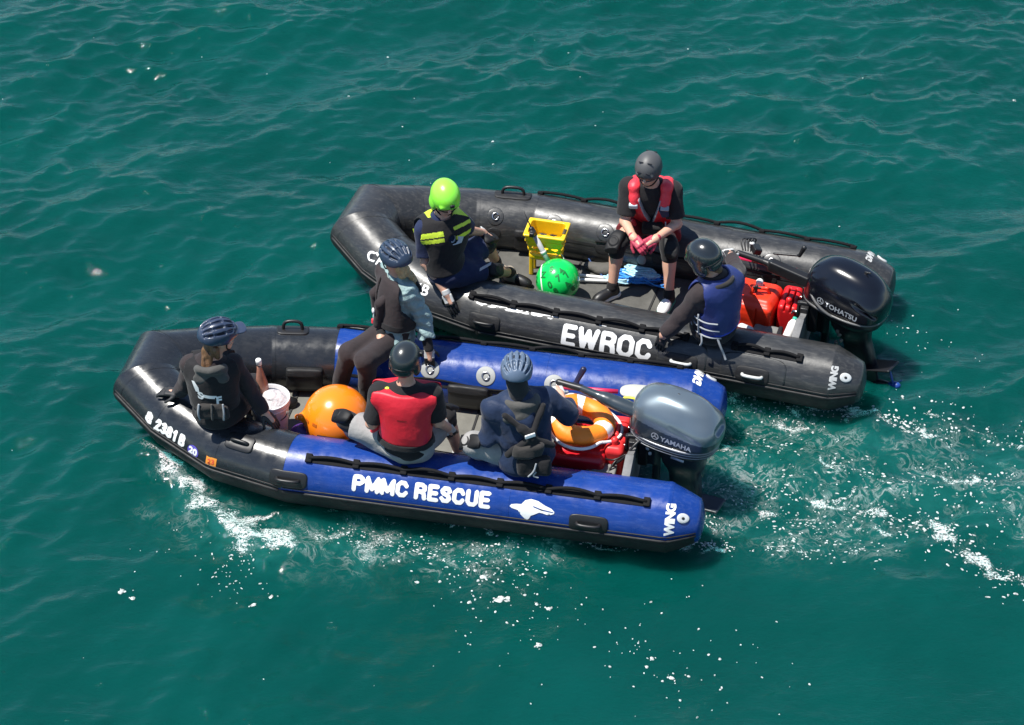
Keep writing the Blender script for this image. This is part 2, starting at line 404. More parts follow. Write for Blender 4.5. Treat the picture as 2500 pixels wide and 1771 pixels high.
FLECK_BIG = [(-2.722, -2.599, 0.021), (-2.635, -2.656, 0.015), (-1.796, -2.704, 0.0168), (-1.678, -2.616, 0.0156), (-0.207, -2.436, 0.024), (-0.08, -2.64, 0.027), (-0.029, -2.636, 0.021), (0.255, -2.744, 0.0168), (0.184, -3.113, 0.018), (1.071, -3.371, 0.0168), (0.947, -3.197, 0.013199999999999998), (-0.171, 2.841, 0.006), (-0.174, 3.182, 0.0096), (4.651, 3.907, 0.012), (-1.192, 4.772, 0.006), (0.541, 4.765, 0.005399999999999999), (0.171, -2.696, 0.012)]
# ------------------------------------------------------------------ materials of the place
M_BLK = rubber('black_boat_fabric', (.017, .019, .022), .27, .12, (.16, .16, .16))
M_OLD = rubber('weathered_black_fabric', (.027, .028, .029), .38, .42, (.16, .155, .14))
M_BLU = rubber('blue_boat_fabric', (.007, .040, .225), .30, .16, (.20, .27, .5))
M_STRK = rubber('black_rubbing_strake', (.010, .010, .011), .6, .10)
M_ROPE = mat('black_rope', (.008, .008, .009), .8, spec=.2, bump=(120, .6, .004))
M_PLAS = mat('black_plastic', (.012, .012, .013), .42, bump=(60, .1, .003))
M_WHITE = mat('white_lettering', (.82, .82, .80), .5, var=(.04, 30))
M_GREYP = mat('grey_valve_plastic', (.55, .56, .55), .4)
M_PATCH = mat('pale_grey_patch', (.30, .31, .30), .55, bump=(60, .2, .003))
M_STEEL = mat('steel', (.6, .6, .6), .25, metal=1)
M_FLOOR = mat('grey_floor_panel', (.150, .145, .125), .8, bump=(150, .4, .004), var=(.22, 5))
M_FLOORB = mat('dark_floor_panel', (.085, .083, .075), .8, bump=(150, .4, .004), var=(.32, 5))
M_GAP = mat('dark_floor_joint', (.02, .02, .02), .8)
M_TRANS = mat('grey_transom_board', (.17, .17, .17), .6, bump=(40, .3, .004), var=(.25, 12))

for m_ in (M_BLK, M_OLD): m_.node_tree.nodes['Principled BSDF'].inputs['Coat Weight'].default_value = .25; m_.node_tree.nodes['Principled BSDF'].inputs['Coat Roughness'].default_value = .18
TR = .25
CL = [(2.0, -.635, .285), (1.75, -.645, .28), (-1.0, -.645, .27), (-1.52, -.545, .285), (-1.955, -.345, .355), (-2.235, -.145, .435)]
class Hull:
    """inflated tube made of straight cylinders with mitred joints, from near stern tip round the bow to the far stern tip"""
    def __init__(s):
        pts = [V3(*p) for p in CL]; s.P = np.array(pts+[V3(p[0], -p[1], p[2]) for p in CL[::-1]])
        d = np.diff(s.P, axis=0); s.l = np.linalg.norm(d, axis=1); s.T = d/s.l[:, None]
        s.S = np.concatenate([[0], np.cumsum(s.l)]); s.L = s.S[-1]
        s.N = [s.T[0]]+[nrm(a+b) for a, b in zip(s.T, s.T[1:])]+[s.T[-1]]
        s.F = []
        for T in s.T:
            o = nrm(np.cross((0, 0, 1), T)); s.F.append((T, o, np.cross(T, o)))
    def seg(s, t): return int(min(max(np.searchsorted(s.S, t, side='right')-1, 0), len(s.l)-1))
    def pos(s, t): return np.array([np.interp(t, s.S, s.P[:, i]) for i in range(3)])
    def fr(s, t): return s.F[s.seg(t)]
    def rad(s, t):
        d = min(t, s.L-t)
        if d >= .25: return TR
        x = d/.25
        return TR*(.52+.48*x**.85) if d > .02 else TR*(.50*math.sqrt(max(d, 0)/.02)+.0)
    def m(s, t, deg, off=0.):
        """a point on the skin; angle 0 = outboard, 90 = top, 180 = inboard"""
        t = min(max(t, 0), s.L); i = s.seg(t); T, o, u = s.F[i]; a = math.radians(deg); w = (s.rad(t)+off)*(math.cos(a)*o+math.sin(a)*u)
        f = (t-s.S[i])/s.l[i]
        d0 = -(w@s.N[i])/(T@s.N[i]); d1 = -(w@s.N[i+1])/(T@s.N[i+1])
        return (s.P[i]+w+T*d0)*(1-f)+(s.P[i+1]+w+T*d1)*f
    def n(s, t, deg):
        T, o, u = s.fr(t); a = math.radians(deg); return math.cos(a)*o+math.sin(a)*u
    def near(s, u): return 2.0-u
    def far(s, u): return s.L-(2.0-u)
H = Hull()
def skin(s0, s1, a0=0, a1=360, off=0., n=56, step=.05, caps=True):
    """a piece of tube skin between stations s0..s1"""
    st = sorted(set([s0, s1]+[x+e for x in H.S[1:-1] for e in (-.02, -.007, 0, .007, .02) if s0 < x+e < s1]+list(np.arange(s0+step, s1-step*.3, step))+([x for x in (s0+.003, s0+.01, s0+.02, s0+.035) if s0 == 0])+([x for x in (s1-.003, s1-.01, s1-.02, s1-.035) if s1 == H.L])))
    full = a1-a0 >= 360; k = n if full else max(4, int(n*(a1-a0)/360))+1
    V = []; F = []
    for t in st:
        for j in range(k): V.append(H.m(t, a0+(a1-a0)*j/(k if full else k-1), off))
    for i in range(len(st)-1):
        for j in range(k if full else k-1):
            j2 = (j+1) % k; F.append((i*k+j, i*k+j2, (i+1)*k+j2, (i+1)*k+j))
    if full and caps: F.append(tuple(range(k-1, -1, -1))); m = len(st)-1; F.append(tuple(m*k+j for j in range(k)))
    return V, F
def pad(sc_, ac, ls, la, th, rnd=.4, base=.001, n=20):
    """a raised patch glued on the tube: half lengths ls (m along), la (m around), thickness th; edges fall to the skin"""
    V = []; F = []; rows = []
    rings = [(1.0, -.004), (1.0, th*.75), (.93, th), (.5, th), (0.02, th)]
    for q, h in rings:
        row = []
        for k in range(4*n):
            a = 2*math.pi*k/(4*n); e = 2/ (2+4*rnd) if rnd < 1 else 1
            x = math.copysign(abs(math.cos(a))**e, math.cos(a)); y = math.copysign(abs(math.sin(a))**e, math.sin(a))
            row.append(len(V)); V.append(H.m(sc_+x*q*ls, ac+math.degrees(y*q*la/TR), base+h))
        rows.append(row)
    for r0, r1 in zip(rows, rows[1:]):
        m = len(r0)
        for k in range(m): F.append((r0[k], r0[(k+1) % m], r1[(k+1) % m], r1[k]))
    F.append(tuple(rows[-1]))
    return V, F
def wrap(flat, s0, a0, off=.0035, sgn=-1, rot=False):
    """lettering wrapped round the tube; sgn -1: text runs aft on the near side"""
    V = []
    for x, y in flat[0]:
        if rot: x, y = -y, x
        t = s0+sgn*x; r = H.rad(t)
        V.append(H.m(t, a0+math.degrees(y/r), off))
    return V, flat[1]

STROKES = {   # thick upright capitals on a unit-high grid: poly-lines
 'P': (.66, [[(0, 0), (0, 1), (.36, 1), (.52, .88), (.52, .62), (.36, .48), (0, .48)]]), 'M': (.82, [[(0, 0), (0, 1), (.34, .18), (.68, 1), (.68, 0)]]),
 'C': (.68, [[(.54, .76), (.42, .96), (.16, .98), (0, .78), (0, .22), (.16, .02), (.42, .04), (.54, .24)]]), 'R': (.68, [[(0, 0), (0, 1), (.36, 1), (.52, .88), (.52, .64), (.36, .50), (0, .50)], [(.30, .50), (.50, .36), (.54, 0)]]),
 'E': (.60, [[(.46, 1), (0, 1), (0, 0), (.47, 0)], [(0, .51), (.42, .51)]]), 'S': (.64, [[(.50, .78), (.40, .96), (.14, .97), (.02, .80), (.08, .60), (.44, .44), (.50, .22), (.38, .03), (.12, .03), (0, .22)]]),
 'U': (.68, [[(0, 1), (0, .22), (.14, .02), (.40, .02), (.54, .22), (.54, 1)]]), 'W': (.98, [[(0, 1), (.19, 0), (.41, .92), (.63, 0), (.82, 1)]]),
 'O': (.74, [[(.16, 0), (.42, 0), (.58, .20), (.58, .80), (.42, 1), (.16, 1), (0, .80), (0, .20), (.16, 0)]]), ' ': (.34, []),
 '8': (.62, [[(.24, .52), (.04, .64), (.04, .88), (.24, 1), (.44, .88), (.44, .64), (.24, .52), (0, .38), (0, .12), (.24, 0), (.48, .12), (.48, .38), (.24, .52)]]), '2': (.60, [[(.02, .80), (.12, .98), (.38, .98), (.46, .78), (.40, .56), (0, 0), (.48, 0)]]),
 '3': (.60, [[(.02, .86), (.24, 1), (.44, .88), (.42, .62), (.20, .52), (.44, .42), (.46, .14), (.24, 0), (0, .14)]]), '1': (.40, [[(.04, .78), (.22, 1), (.22, 0)]]), 'B': (.64, [[(0, 0), (0, 1), (.34, 1), (.46, .86), (.44, .60), (.30, .52), (0, .52)], [(.30, .52), (.50, .38), (.50, .12), (.34, 0), (0, 0)]])}
def vinyl(text, h, wt, aspect=.9, h_mesh=.005):
    """heavy cut-vinyl capitals, h tall, strokes wt wide, centred; a sheet 3 mm thick"""
    x = 0; parts = []; q = h-wt
    for ch in text:
        adv, ls = STROKES[ch]
        for l in ls:
            for a, b in zip(l, l[1:]):
                A = V3(x+a[0]*q*aspect, a[1]*q-q/2, 0); B_ = V3(x+b[0]*q*aspect, b[1]*q-q/2, 0); parts.append(cap(A, B_, wt/2))
        x += adv*q*aspect+wt*.62*(0 if ch == ' ' else 1)
    w_ = x-wt*.62
    s_ = inter(union(*parts), half((0, 0, .0035), (0, 0, 1)), half((0, 0, -.006), (0, 0, -1)))
    V, F = mesh(s_, h_mesh); V = np.array(V); V[:, 0] -= w_/2
    F = F[(V[F][:, :, 2] > .0018).all(1)]; used, inv = np.unique(F, return_inverse=True); V = V[used]; F = inv.reshape(F.shape); V[:, 2] = 0
    return V, F, w_
def wrap3(vf, s0, a0, sgn=-1, lift=.0032):
    out = []
    for x, y, z in vf[0]:
        t = s0+sgn*x; out.append(H.m(t, a0+math.degrees(y/H.rad(t)), lift+max(z, -.004)))
    return out, vf[1]

def build_boat(name, label, boat, old):
    T = Thing(name, label, 'boat', boat, (-.2, 0, 0))
    blk = M_OLD if old else M_BLK; side = M_OLD if old else M_BLU
    sA = H.near(-1.02); sB = H.far(-1.02)
    T.add('bow_tube', skin(sA, sB, caps=False), blk, flat_deg=38)
    for a, b, c in ((0, .25, sA), (H.L, H.L-.25, sB)):
        lo, hi = min(b, c), max(b, c)
        T.add('side_tube', skin(lo, hi, caps=False), side)
        lo, hi = min(a, b), max(a, b)
        cn = T.add('tube_cone', skin(lo, hi), side)
    # black lower strakes with a raised upper lip
    for lo, hi in ((0.0, H.near(1.74)), (H.near(1.74), sA), (sB, H.far(1.74)), (H.far(1.74), H.L)):
        cone = (lo == 0.0 or hi == H.L)
        T.add('chafe_strip', skin(lo+(.012 if lo == 0 else 0), hi-(.012 if hi == H.L else 0), -118 if not cone else -95, 1, .0045), M_STRK)
    for a0 in (1, 9):
        for lo, hi in ((.05, sA), (sA, H.L/2), (H.L/2, sB), (sB, H.L-.05)):
            st = np.arange(lo, hi+.02, .06); P = [H.m(min(t, hi), a0-3, .004) for t in st]
            T.add('rubbing_strake', tube(P, .011 if a0 == 1 else .005, 8), M_STRK)
    T.add('bow_strake', skin(sA, sB, -60, 0, .004, caps=False), M_STRK, flat_deg=38)
    # seam tapes at the joints of the tube
    for t in (.25, H.near(.62), sA, H.near(-1.52)-.0, sA+1.02, H.L/2-.19, H.L/2+.19, sB-1.02, H.far(-1.52), sB, H.far(.62), H.L-.25):
        T.add('seam_tape', skin(t-.022, t+.022, 3, 200, .0022, caps=False), side if (t < sA-.01 or t > sB+.01) else blk)
    # floor, keel and transom
    out = []; inn = []
    for t in np.linspace(H.near(1.40), H.L/2, 30):
        p = H.pos(t); T_, o, u = H.fr(t); q = p-o*.13; out.append((q[0], q[1]))
    poly = out+[(x, -y) for x, y in out[::-1][1:]]
    n = len(poly); zf = .135
    V = [(x, y, zf) for x, y in poly]+[(x, y, zf-.03) for x, y in poly]+[(x, y*.35, -.13) for x, y in poly]
    F = [tuple(range(n))[::-1]]+[(i, (i+1) % n, n+(i+1) % n, n+i) for i in range(n)]+[(n+i, n+(i+1) % n, 2*n+(i+1) % n, 2*n+i) for i in range(n)]+[tuple(2*n+i for i in range(n))]
    fl = T.add('floor', (V, F), M_FLOORB if old else M_FLOOR, smooth=False)
    for u in (-1.25, -.55, .15, .85):
        wv = .5 if u > -1.1 else .42
        T.add('floor_joint', box((u, 0, zf+.0055), (.008, wv, .003)), M_GAP, parent=fl, smooth=False)
    T.add('floor_joint', box((-.2, -.30, zf+.0055), (1.3, .008, .002)), M_GAP, parent=fl, smooth=False)
    for v in (-.46, .46):
        T.add('floor_stringer', box((-.05, v, zf+.018), (1.25, .02, .016), bev=.006), M_TRANS if old else M_STEEL, parent=fl, smooth=False)
    prof = [(-.56, .45), (-.30, .51), (-.20, .47), (.20, .47), (.30, .51), (.56, .45), (.56, -.08), (0, -.16), (-.56, -.08)]
    V = [(1.385, y, z) for y, z in prof]+[(1.43, y, z) for y, z in prof]; n = len(prof)
    F = [tuple(range(n))[::-1], tuple(range(n, 2*n))]+[(i, (i+1) % n, n+(i+1) % n, n+i) for i in range(n)]
    tr = T.add('transom', (V, F), M_TRANS, smooth=False)
    for sg in (-1, 1): T.add('transom_cap', box((1.4075, sg*.43, .482), (.03, .125, .012), rotm(0, 0, -13*sg), .004), M_TRANS, parent=tr)
    T.add('motor_pad', box((1.4075, 0, .44), (.032, .17, .075), bev=.008), M_PLAS, parent=tr)
    # lifeline over a strap on each side
    for side_, (u0, u1) in ((H.near, (-.83, 1.60) if not old else (-1.10, 1.10)), (H.far, (-1.0, 1.62))):
        segs = [(u0, u1)] if not (old and side_ == H.near) else [(u0, .62), (1.0, 1.5)]
        for a, b in segs:
            s0, s1 = sorted((side_(a), side_(b)))
            T.add('lifeline_strap', skin(s0, s1, 54, 66, .006), M_ROPE)
            P = []; k = max(2, int((s1-s0)/.34)); w = (s1-s0)/k
            for i in range(k*8+1):
                t = s0+(s1-s0)*i/(k*8); ph = (i % 8)/8
                P.append(H.m(t, 61+3*math.sin(ph*math.pi), .018+.012*math.sin(ph*math.pi)+(.02*math.sin(ph*math.pi) if (i//8) % 3 == 1 else 0)))
            T.add('lifeline', tube(P, .0125, 8), M_ROPE)
            for i in range(k+1):
                t = s0+w*i; c = H.m(t, 61, .012); nn = H.n(t, 61); Tn, _, _ = H.fr(t)
                R = np.stack([Tn, np.cross(nn, Tn), nn], 1)
                T.add('rope_fastener', box(c, (.024, .034, .013), R, .006), M_ROPE)
    # grab handles
    def handle(t, a, L=.13, lift=.045, plate=True):
        g = T.add('handle_patch', pad(t, a, L*1.05, .062, .010, .8), M_PLAS if not old else M_STRK)
        P = [H.m(t-L*.62, a, .008), H.m(t-L*.60, a, lift*.7), H.m(t-L*.42, a, lift), H.m(t, a, lift*1.08), H.m(t+L*.42, a, lift), H.m(t+L*.60, a, lift*.7), H.m(t+L*.62, a, .008)]
        T.add('grab_handle', tube(smoothpath(P, 2), .013, 10), M_PLAS if not old else M_GREYP if a < 40 and t < 2 else M_PLAS, parent=g)
    if not old:
        for t, a in ((H.near(-.95), 22), (H.near(1.21), 14), (H.far(-.9), 20), (H.far(1.2), 20)): handle(t, a)
        handle(H.far(-1.36), 82, .12, .075); handle(H.near(-1.36), 60, .10, .03)
    else:
        for t, a in ((H.near(-.95), 20), (H.near(.62), 16), (H.near(1.17), 16), (H.far(1.2), 20)): handle(t, a, .12, .04)
        handle(H.far(-1.22), 84, .15, .07)
    # inside: round ring patches, the line between them, padded pockets
    ring_u = (-.25, .185, .71) if not old else (-1.35, -.82, -.38, .1, 1.02)
    for u in ring_u:
        t = H.far(u); a = 138
        c = T.add('ring_patch', pad(t, a, .074, .074, .004, 0), M_PATCH if not old else M_OLD)
        T.add('d_ring', tube([H.m(t+.028*math.cos(x), a+math.degrees(.028*math.sin(x)/TR), .013) for x in np.linspace(0, 6.0, 18)], .0055, 8), M_STEEL, parent=c)
        c2 = T.add('ring_patch', pad(t-.004, a+33, .066, .05, .004, 0), M_STRK)
    P = [H.m(H.far(u), 157+3*math.sin(u*7), .012) for u in np.linspace(-.45, 1.1, 40)]
    T.add('inner_line', tube(P, .008, 8), M_ROPE)
    T.add('inner_line', tube([H.m(H.near(u), 148+3*math.sin(u*7), .012) for u in np.linspace(-.9, 1.3, 40)], .007, 8), M_ROPE)
    for u in ((-1.25, .06) if not old else (-1.0,)):
        t = H.far(u)
        T.add('stowage_pocket', pad(t, 178, .155, .085, .05, .9), M_PLAS)
        T.add('pocket_flap', pad(t, 164, .158, .03, .058, .9), M_STRK)
    T.add('inner_seam_tape', skin(H.far(-1.0), H.far(1.3), 163, 168, .003, caps=False), M_STRK)
    # stern valves
    for t, a in ((H.near(1.86), 42), (H.far(1.86), 58)):
        vv = T.add('air_valve', pad(t, a, .042, .042, .010, 0), M_GREYP)
        T.add('valve_cap', pad(t, a, .011, .011, .014, 0), M_STRK, parent=vv)
    # lettering
    wm = M_WHITE if not old else mat('faded_grey_lettering', (.48, .48, .47), .6)
    for t, a, sg in ((H.near(1.775), 38, -1), (H.far(1.775), 78, 1)):
        fl_ = text_mesh('WING', .085 if not old else .068, .06, .018, .92)
        T.add('stern_lettering', wrap(fl_, t, a, .004, sg, rot=False) if False else wrap(([(y, x) for x, y in fl_[0]], [f[::-1] for f in fl_[1]]) if sg == 1 else ([(-y, x) for x, y in fl_[0]], fl_[1]), t, a, .004, -1 if sg == -1 else -1), wm)
    if not old:
        T.add('hull_lettering', wrap3(vinyl('PMMC RESCUE', .128, .034, 1.17, .004), H.near(.02), 31), M_WHITE, flat_deg=35)
        seal = [(-.155, .005), (-.12, .012), (-.085, .014), (-.06, .045), (-.02, .058), (.03, .050), (.08, .025), (.13, .008), (.152, -.012), (.150, -.026), (.128, -.036), (.10, -.040), (.07, -.032), (.045, -.030), (.012, -.050), (-.012, -.062), (-.022, -.085), (-.036, -.098), (-.055, -.090), (-.088, -.058), (-.105, -.032), (-.15, -.022), (-.166, -.010)]
        em = T.add('seal_emblem', wrap(poly_mesh(seal, .02), H.near(.815), 29), M_WHITE)
        T.add('emblem_line', wrap(poly_mesh([(.0, .012), (.06, -.004), (.145, -.014), (.145, -.019), (.06, -.012), (.0, .005)], .02), H.near(.815), 29, .0055), M_BLU, parent=em)
        T.add('registration_lettering', wrap3(vinyl('8 2381 B', .100, .025, .80, .004), sA+.90, 20), M_WHITE, flat_deg=35)
        st = T.add('registration_sticker', wrap(poly_mesh([(.047*math.cos(a), .047*math.sin(a)) for a in np.linspace(0, 6.283, 25)[:-1]], .02), sA+.655, 14, .003), mat('purple_sticker', (.10, .08, .42), .5))
        T.add('sticker_print', wrap(text_mesh('20', .07, .05, .02), sA+.655, 14, .005), M_WHITE, parent=st)
        st = T.add('registration_sticker', wrap(poly_mesh([(-.04, -.036), (.04, -.036), (.04, .036), (-.04, .036)], .02), sA+.50, 14, .003), mat('orange_sticker', (.85, .30, .04), .5))
        T.add('sticker_print', wrap(text_mesh('23', .055, .02, .02), sA+.50, 14, .005), mat('red_print', (.7, .08, .05), .5), parent=st)
        for u in np.linspace(-.4, 1.5, 9):
            pass
    else:
        T.add('hull_lettering', wrap3(vinyl('EWROC', .180, .042, 1.16), H.near(.04), 25), M_WHITE, flat_deg=35)
        T.add('registration_lettering', wrap(text_mesh('CF 2439 JB', .118, .025, .02, 1.15), sA+.73, 40), M_WHITE)
        # white peeled paint along the strap
        rr = random.Random(3)
        fl_ = []
        for i in range(70):
            u = -1.05+rr.random()*.62*(1 if rr.random() < .8 else 1.9); q = rr.uniform(.006, .02); x = rr.uniform(-.014, .010)
            fl_.append(poly_mesh([(u+q*rr.uniform(.7, 1.3)*math.cos(a)*1.6, x+q*.5*rr.uniform(.5, 1.2)*math.sin(a)) for a in np.linspace(0, 6.283, 10)[:-1]], .02))
        VV = []; FF = []
        for k, (v, f) in enumerate(fl_):
            b = len(VV); VV += [H.m(H.near(x), 52+math.degrees(y/TR), .003+.00002*k) for x, y in v]; FF += [tuple(i+b for i in q) for q in f]
        T.add('peeling_paint', (VV, FF), M_WHITE)
        T.add('glued_patch', pad(H.near(.62), 24, .19, .13, .003, .7), M_OLD)
        T.add('glued_patch', pad(H.near(1.17), 24, .25, .12, .003, .7), M_OLD)
        T.add('hull_badge', pad(H.far(-.05), 178, .038, .048, .006, 0), M_PATCH)
    return T

T_blue = build_boat('inflatable_boat', 'blue and black inflatable rescue boat lettered PMMC RESCUE, nearer of the two boats', BA, False)
T_black = build_boat('inflatable_boat', 'weathered all-black inflatable boat lettered EWROC, floating behind the blue one', BB, True)
# ------------------------------------------------------------------ outboard motors
def motor(label, boat, kind):
    old = kind == 'T'
    T = Thing('outboard_motor', label, 'outboard motor', boat, (1.44, 0, .30))
    body = mat('blue_grey_motor_paint', (.15, .19, .22), .30, metal=.5, coat=.5, var=(.03, 6)) if not old else mat('black_navy_motor_paint', (.005, .006, .010), .2, coat=.3, var=(.05, 6))
    low = mat('dark_grey_motor_paint', (.022, .030, .036), .35, coat=.2) if not old else mat('black_motor_paint', (.010, .010, .012), .35, coat=.2)
    c = V3(1.705, -.045, .665) if not old else V3(1.72, -.06, .655)
    Rm = rotm(-17 if not old else -20, 5 if not old else 7, 0)
    L = (.335, .205, .255) if not old else (.34, .215, .275)
    def p(a, b, d): return c+Rm@V3(a, b, d)
    up = union(sq(p(.0, 0, .015), (L[0]-.01, L[1]-.03, L[2]-.02), 2.5, Rm), sq(p(.10, 0, -.03), (.235, .195, .18), 3.4, Rm), sq(p(-.10, 0, -.01), (.225, .20, .19), 3.3, Rm), k=.04)
    up = inter(up, half(p(0, 0, -.085), -Rm[:, 2]+Rm[:, 0]*.10), k=.012)
    if not old:
        up = sub(up, cap(p(.02, -.215, .095), p(.26, -.20, .03), .010), cap(p(.02, .215, .095), p(.26, .20, .03), .010), cap(p(.335, -.04, .09), p(.335, .04, .09), .035), k=.02)
    else:
        up = sub(up, cap(p(.08, -.225, .12), p(.31, -.13, .02), .012), cap(p(.08, .225, .12), p(.31, .13, .02), .012), k=.02)
    vf = mesh(up, .0065); cowl = T.add('engine_cowl', vf, [body, mat('shaded_side_motor_paint', (.035, .050, .066), .28, metal=.3, coat=.5)], fn=(lambda q: ((q-c)@Rm[:, 2] < .028-.05*((q-c)@Rm[:, 0])).astype(int)) if not old else None)  # dark lower half paints in shade, leaving the dome light like sky sheen
    T.add('cowl_latch', mesh(union(torus(p(-.02, 0, .222) if not old else p(.10, 0, .235), Rm[:, 1], .022, .008), k=.0), .004), M_PLAS, parent=cowl)
    lo = union(sq(p(.0, 0, -.10), (L[0]-.005, L[1]-.002, .085), 2.6, Rm), sq(p(.03, 0, -.18), (.25, .15, .06), 2.5, Rm), k=.03)
    lo = sub(lo, half(p(0, 0, -.092), Rm[:, 2]*-1+Rm[:, 0]*.10) if False else inter(sq(p(0, 0, 0), (2, 2, 2), 2, Rm), half(p(0, 0, -.088), -Rm[:, 2]+Rm[:, 0]*.10)), k=.004)
    T.add('lower_cowl', mesh(lo, .0065), low)
    # raised bands round the cowl
    for z, r in (((-.10, .010), (-.125, .007), (-.15, .005)) if not old else ((-.095, .010),)):
        P = []
        for a in np.linspace(0, 2*math.pi, 49)[:-1]:
            x, y = math.cos(a), math.sin(a); e = 2/2.6
            P.append(p(math.copysign(abs(x)**e, x)*(L[0]-.002+z*.05), math.copysign(abs(y)**e, y)*(L[1]+.001+z*.05), z+math.copysign(abs(x)**e, x)*.028))
        T.add('trim_band', tube(P, r, 8, closed=True), mat('satin_grey_trim', (.20, .21, .23), .35, metal=.4) if not old else mat('dull_grey_trim', (.10, .10, .10), .4), parent=cowl)
    # badge
    tb = bvh(vf); sgn = mat('silver_lettering', (.50, .52, .55), .35, metal=.3)
    word = 'YAMAHA' if not old else 'TOHATSU'
    sz = .056 if not old else .060
    xd = Rm@V3(1, 0, 0); yd = nrm(Rm@V3(0, .30, 1)); nb_ = np.cross(xd, yd)
    o = (p(.085, -.205, -.030) if not old else p(.06, -.215, -.02))+nb_*.1
    T.add('badge_lettering', project(text_mesh(word, sz, .03, .02, 1.02), tb, o, xd, yd, .003, .15), sgn, parent=cowl)
    oc = (p(-.078, -.205, -.028) if not old else p(-.125, -.215, -.018))+nb_*.1
    ring = [(.030*math.cos(a), .030*math.sin(a)) for a in np.linspace(0, 2*math.pi, 33)]
    rg = ring[:-1]; inn = [(x*.78, y*.78) for x, y in rg]
    vfz = (rg+inn, [(i, (i+1) % 32, 32+(i+1) % 32, 32+i) for i in range(32)])
    em = T.add('badge_ring', project(vfz, tb, oc, xd, yd, .003, .15), sgn, parent=cowl)
    for a in (90, 210, 330):
        dx, dy = math.cos(math.radians(a)), math.sin(math.radians(a)); q = .0035
        T.add('badge_spoke', project(poly_mesh([(-dy*q, dx*q), (dy*q, -dx*q), (dx*.023+dy*q, dy*.023-dx*q), (dx*.023-dy*q, dy*.023+dx*q)]), tb, oc, xd, yd, .0034, .15), sgn, parent=em)
    if not old:
        tlo = bvh(mesh(lo, .012))
        T.add('model_plate', box(p(.10, -.155, -.205), (.050, .004, .009), Rm@rotm(2, 0, -20)), sgn)
    else:
        for q in ((.28, -.135, -.0), (.325, -.08, -.06)): T.add('round_sticker', disc(p(*q), Rm@V3(.8, -.55, .1), .018, .003), sgn, parent=cowl)
        T.add('lifting_hook', mesh(union(cap(p(.10, 0, .225), p(.105, 0, .275), .009), cap(p(.09, 0, .272), p(.13, 0, .285), .008), k=.004), .004), M_PLAS, parent=cowl)
    # leg and drive
    tilt = rotm(-17 if not old else -20, 0, 0)@rotm(0, -6 if not old else -22, 0)
    piv = V3(1.60, -.01, .42)
    def g(a, b, d): return piv+tilt@V3(a, b, d)
    Rt = tilt
    leg = union(sq(g(.17, 0, -.02), (.16, .10, .16), 3, Rt), sq(g(.17, 0, -.22), (.12, .055, .26), 3.5, Rt), k=.06)
    leg = union(leg, sq(g(.17, 0, -.52), (.10, .030, .16), 3, Rt), k=.03)
    T.add('drive_leg', mesh(leg, .007), low)
    z0 = -.47
    T.add('cavitation_plate', mesh(rbox(g(.25, 0, z0), (.20, .085, .010), .009, Rt), .006), low)
    T.add('gearcase', mesh(union(ell(g(.20, 0, z0-.17), (.19, .045, .045), Rt), sq(g(.18, 0, z0-.28), (.07, .010, .10), 3, Rt), k=.02), .006), low)
    pr = T.add('propeller', mesh(ell(g(.40, 0, z0-.17), (.06, .035, .035), Rt), .006), mat('blue_propeller_paint', (.012, .05, .24), .35) if old else M_PLAS)
    for i in range(3):
        a = math.radians(90+120*i); R3 = Rt@rotm(0, 0, 90+120*i-90)@rotm(32, 0, 0)
        T.add('propeller_blade', mesh(ell(g(.40, 0, z0-.17)+Rt@V3(0, -math.sin(a-math.pi/2), math.cos(a-math.pi/2))*.075, (.010, .052, .062), R3), .005), MATS['blue_propeller_paint'] if old else M_PLAS, parent=pr)
    # clamp on the transom
    T.add('swivel_bracket', mesh(union(rbox(V3(1.52, -.01, .38), (.05, .055, .15), .02), rbox(V3(1.57, -.01, .28), (.03, .04, .20), .015), k=.02), .007), low)
    for v in (-.11, .09):
        cl = T.add('clamp_arm', mesh(union(rbox((1.475, v, .40), (.035, .018, .13), .01), rbox((1.42, v, .525), (.06, .018, .018), .01), rbox((1.355, v, .46), (.012, .018, .075), .008), k=.01), .006), M_PLAS)
        T.add('clamp_screw', tube([(1.375, v, .43), (1.31, v, .43)], .010, 10), M_STEEL, parent=cl)
        T.add('clamp_handle', tube([(1.312, v-.045, .44), (1.312, v+.045, .42)], .007, 8), M_PLAS, parent=cl)
    # tiller
    if not old:
        A_, Bq = V3(1.40, -.06, .72), V3(.99, .02, .80)
        d = Bq-A_
        ti = union(cap(A_, lerp(A_, Bq, .55), .050, .040), ell(lerp(A_, Bq, .28), (.17, .055, .045), np.stack(frame(d)[:2]+(frame(d)[2],), 1)), cap(lerp(A_, Bq, .5), Bq, .036, .026), k=.03)
        tt = T.add('tiller', mesh(ti, .006), mat('dark_slate_tiller', (.030, .042, .052), .3, coat=.4))
        T.add('throttle_grip', mesh(cap(Bq, V3(.82, .06, .80), .026, .024), .005), M_PLAS, parent=tt)
        T.add('tiller_bracket', mesh(union(rbox((1.46, -.05, .66), (.09, .045, .05), .02), cap((1.40, -.06, .72), (1.50, -.03, .60), .04, .05), k=.03), .006), M_PLAS)
        T.add('yellow_strap', tube(smoothpath([(1.30, .045, .745), (1.36, .02, .775), (1.42, .03, .745), (1.48, -.0, .745), (1.52, .0, .73)], 2), .013, 6, flat=.5), mat('yellow_webbing', (.75, .68, .06), .6), parent=tt)
        T.add('fuel_hose', tube(smoothpath([(1.50, -.10, .55), (1.42, -.20, .52), (1.36, -.24, .42), (1.27, -.25, .34)], 3), .010, 8), M_PLAS)
        for i in range(6):
            q = V3(1.43+.02*i, -.13-.006*(i % 3), .585-.035*i); T.add('clamp_fitting', mesh(rbox(q, (.016, .012, .007), .004, rotm(20*i, 15*i, 0)), .004), M_GREYP)
    else:
        A_, Bq = V3(1.44, -.07, .70), V3(1.03, -.0, .77)
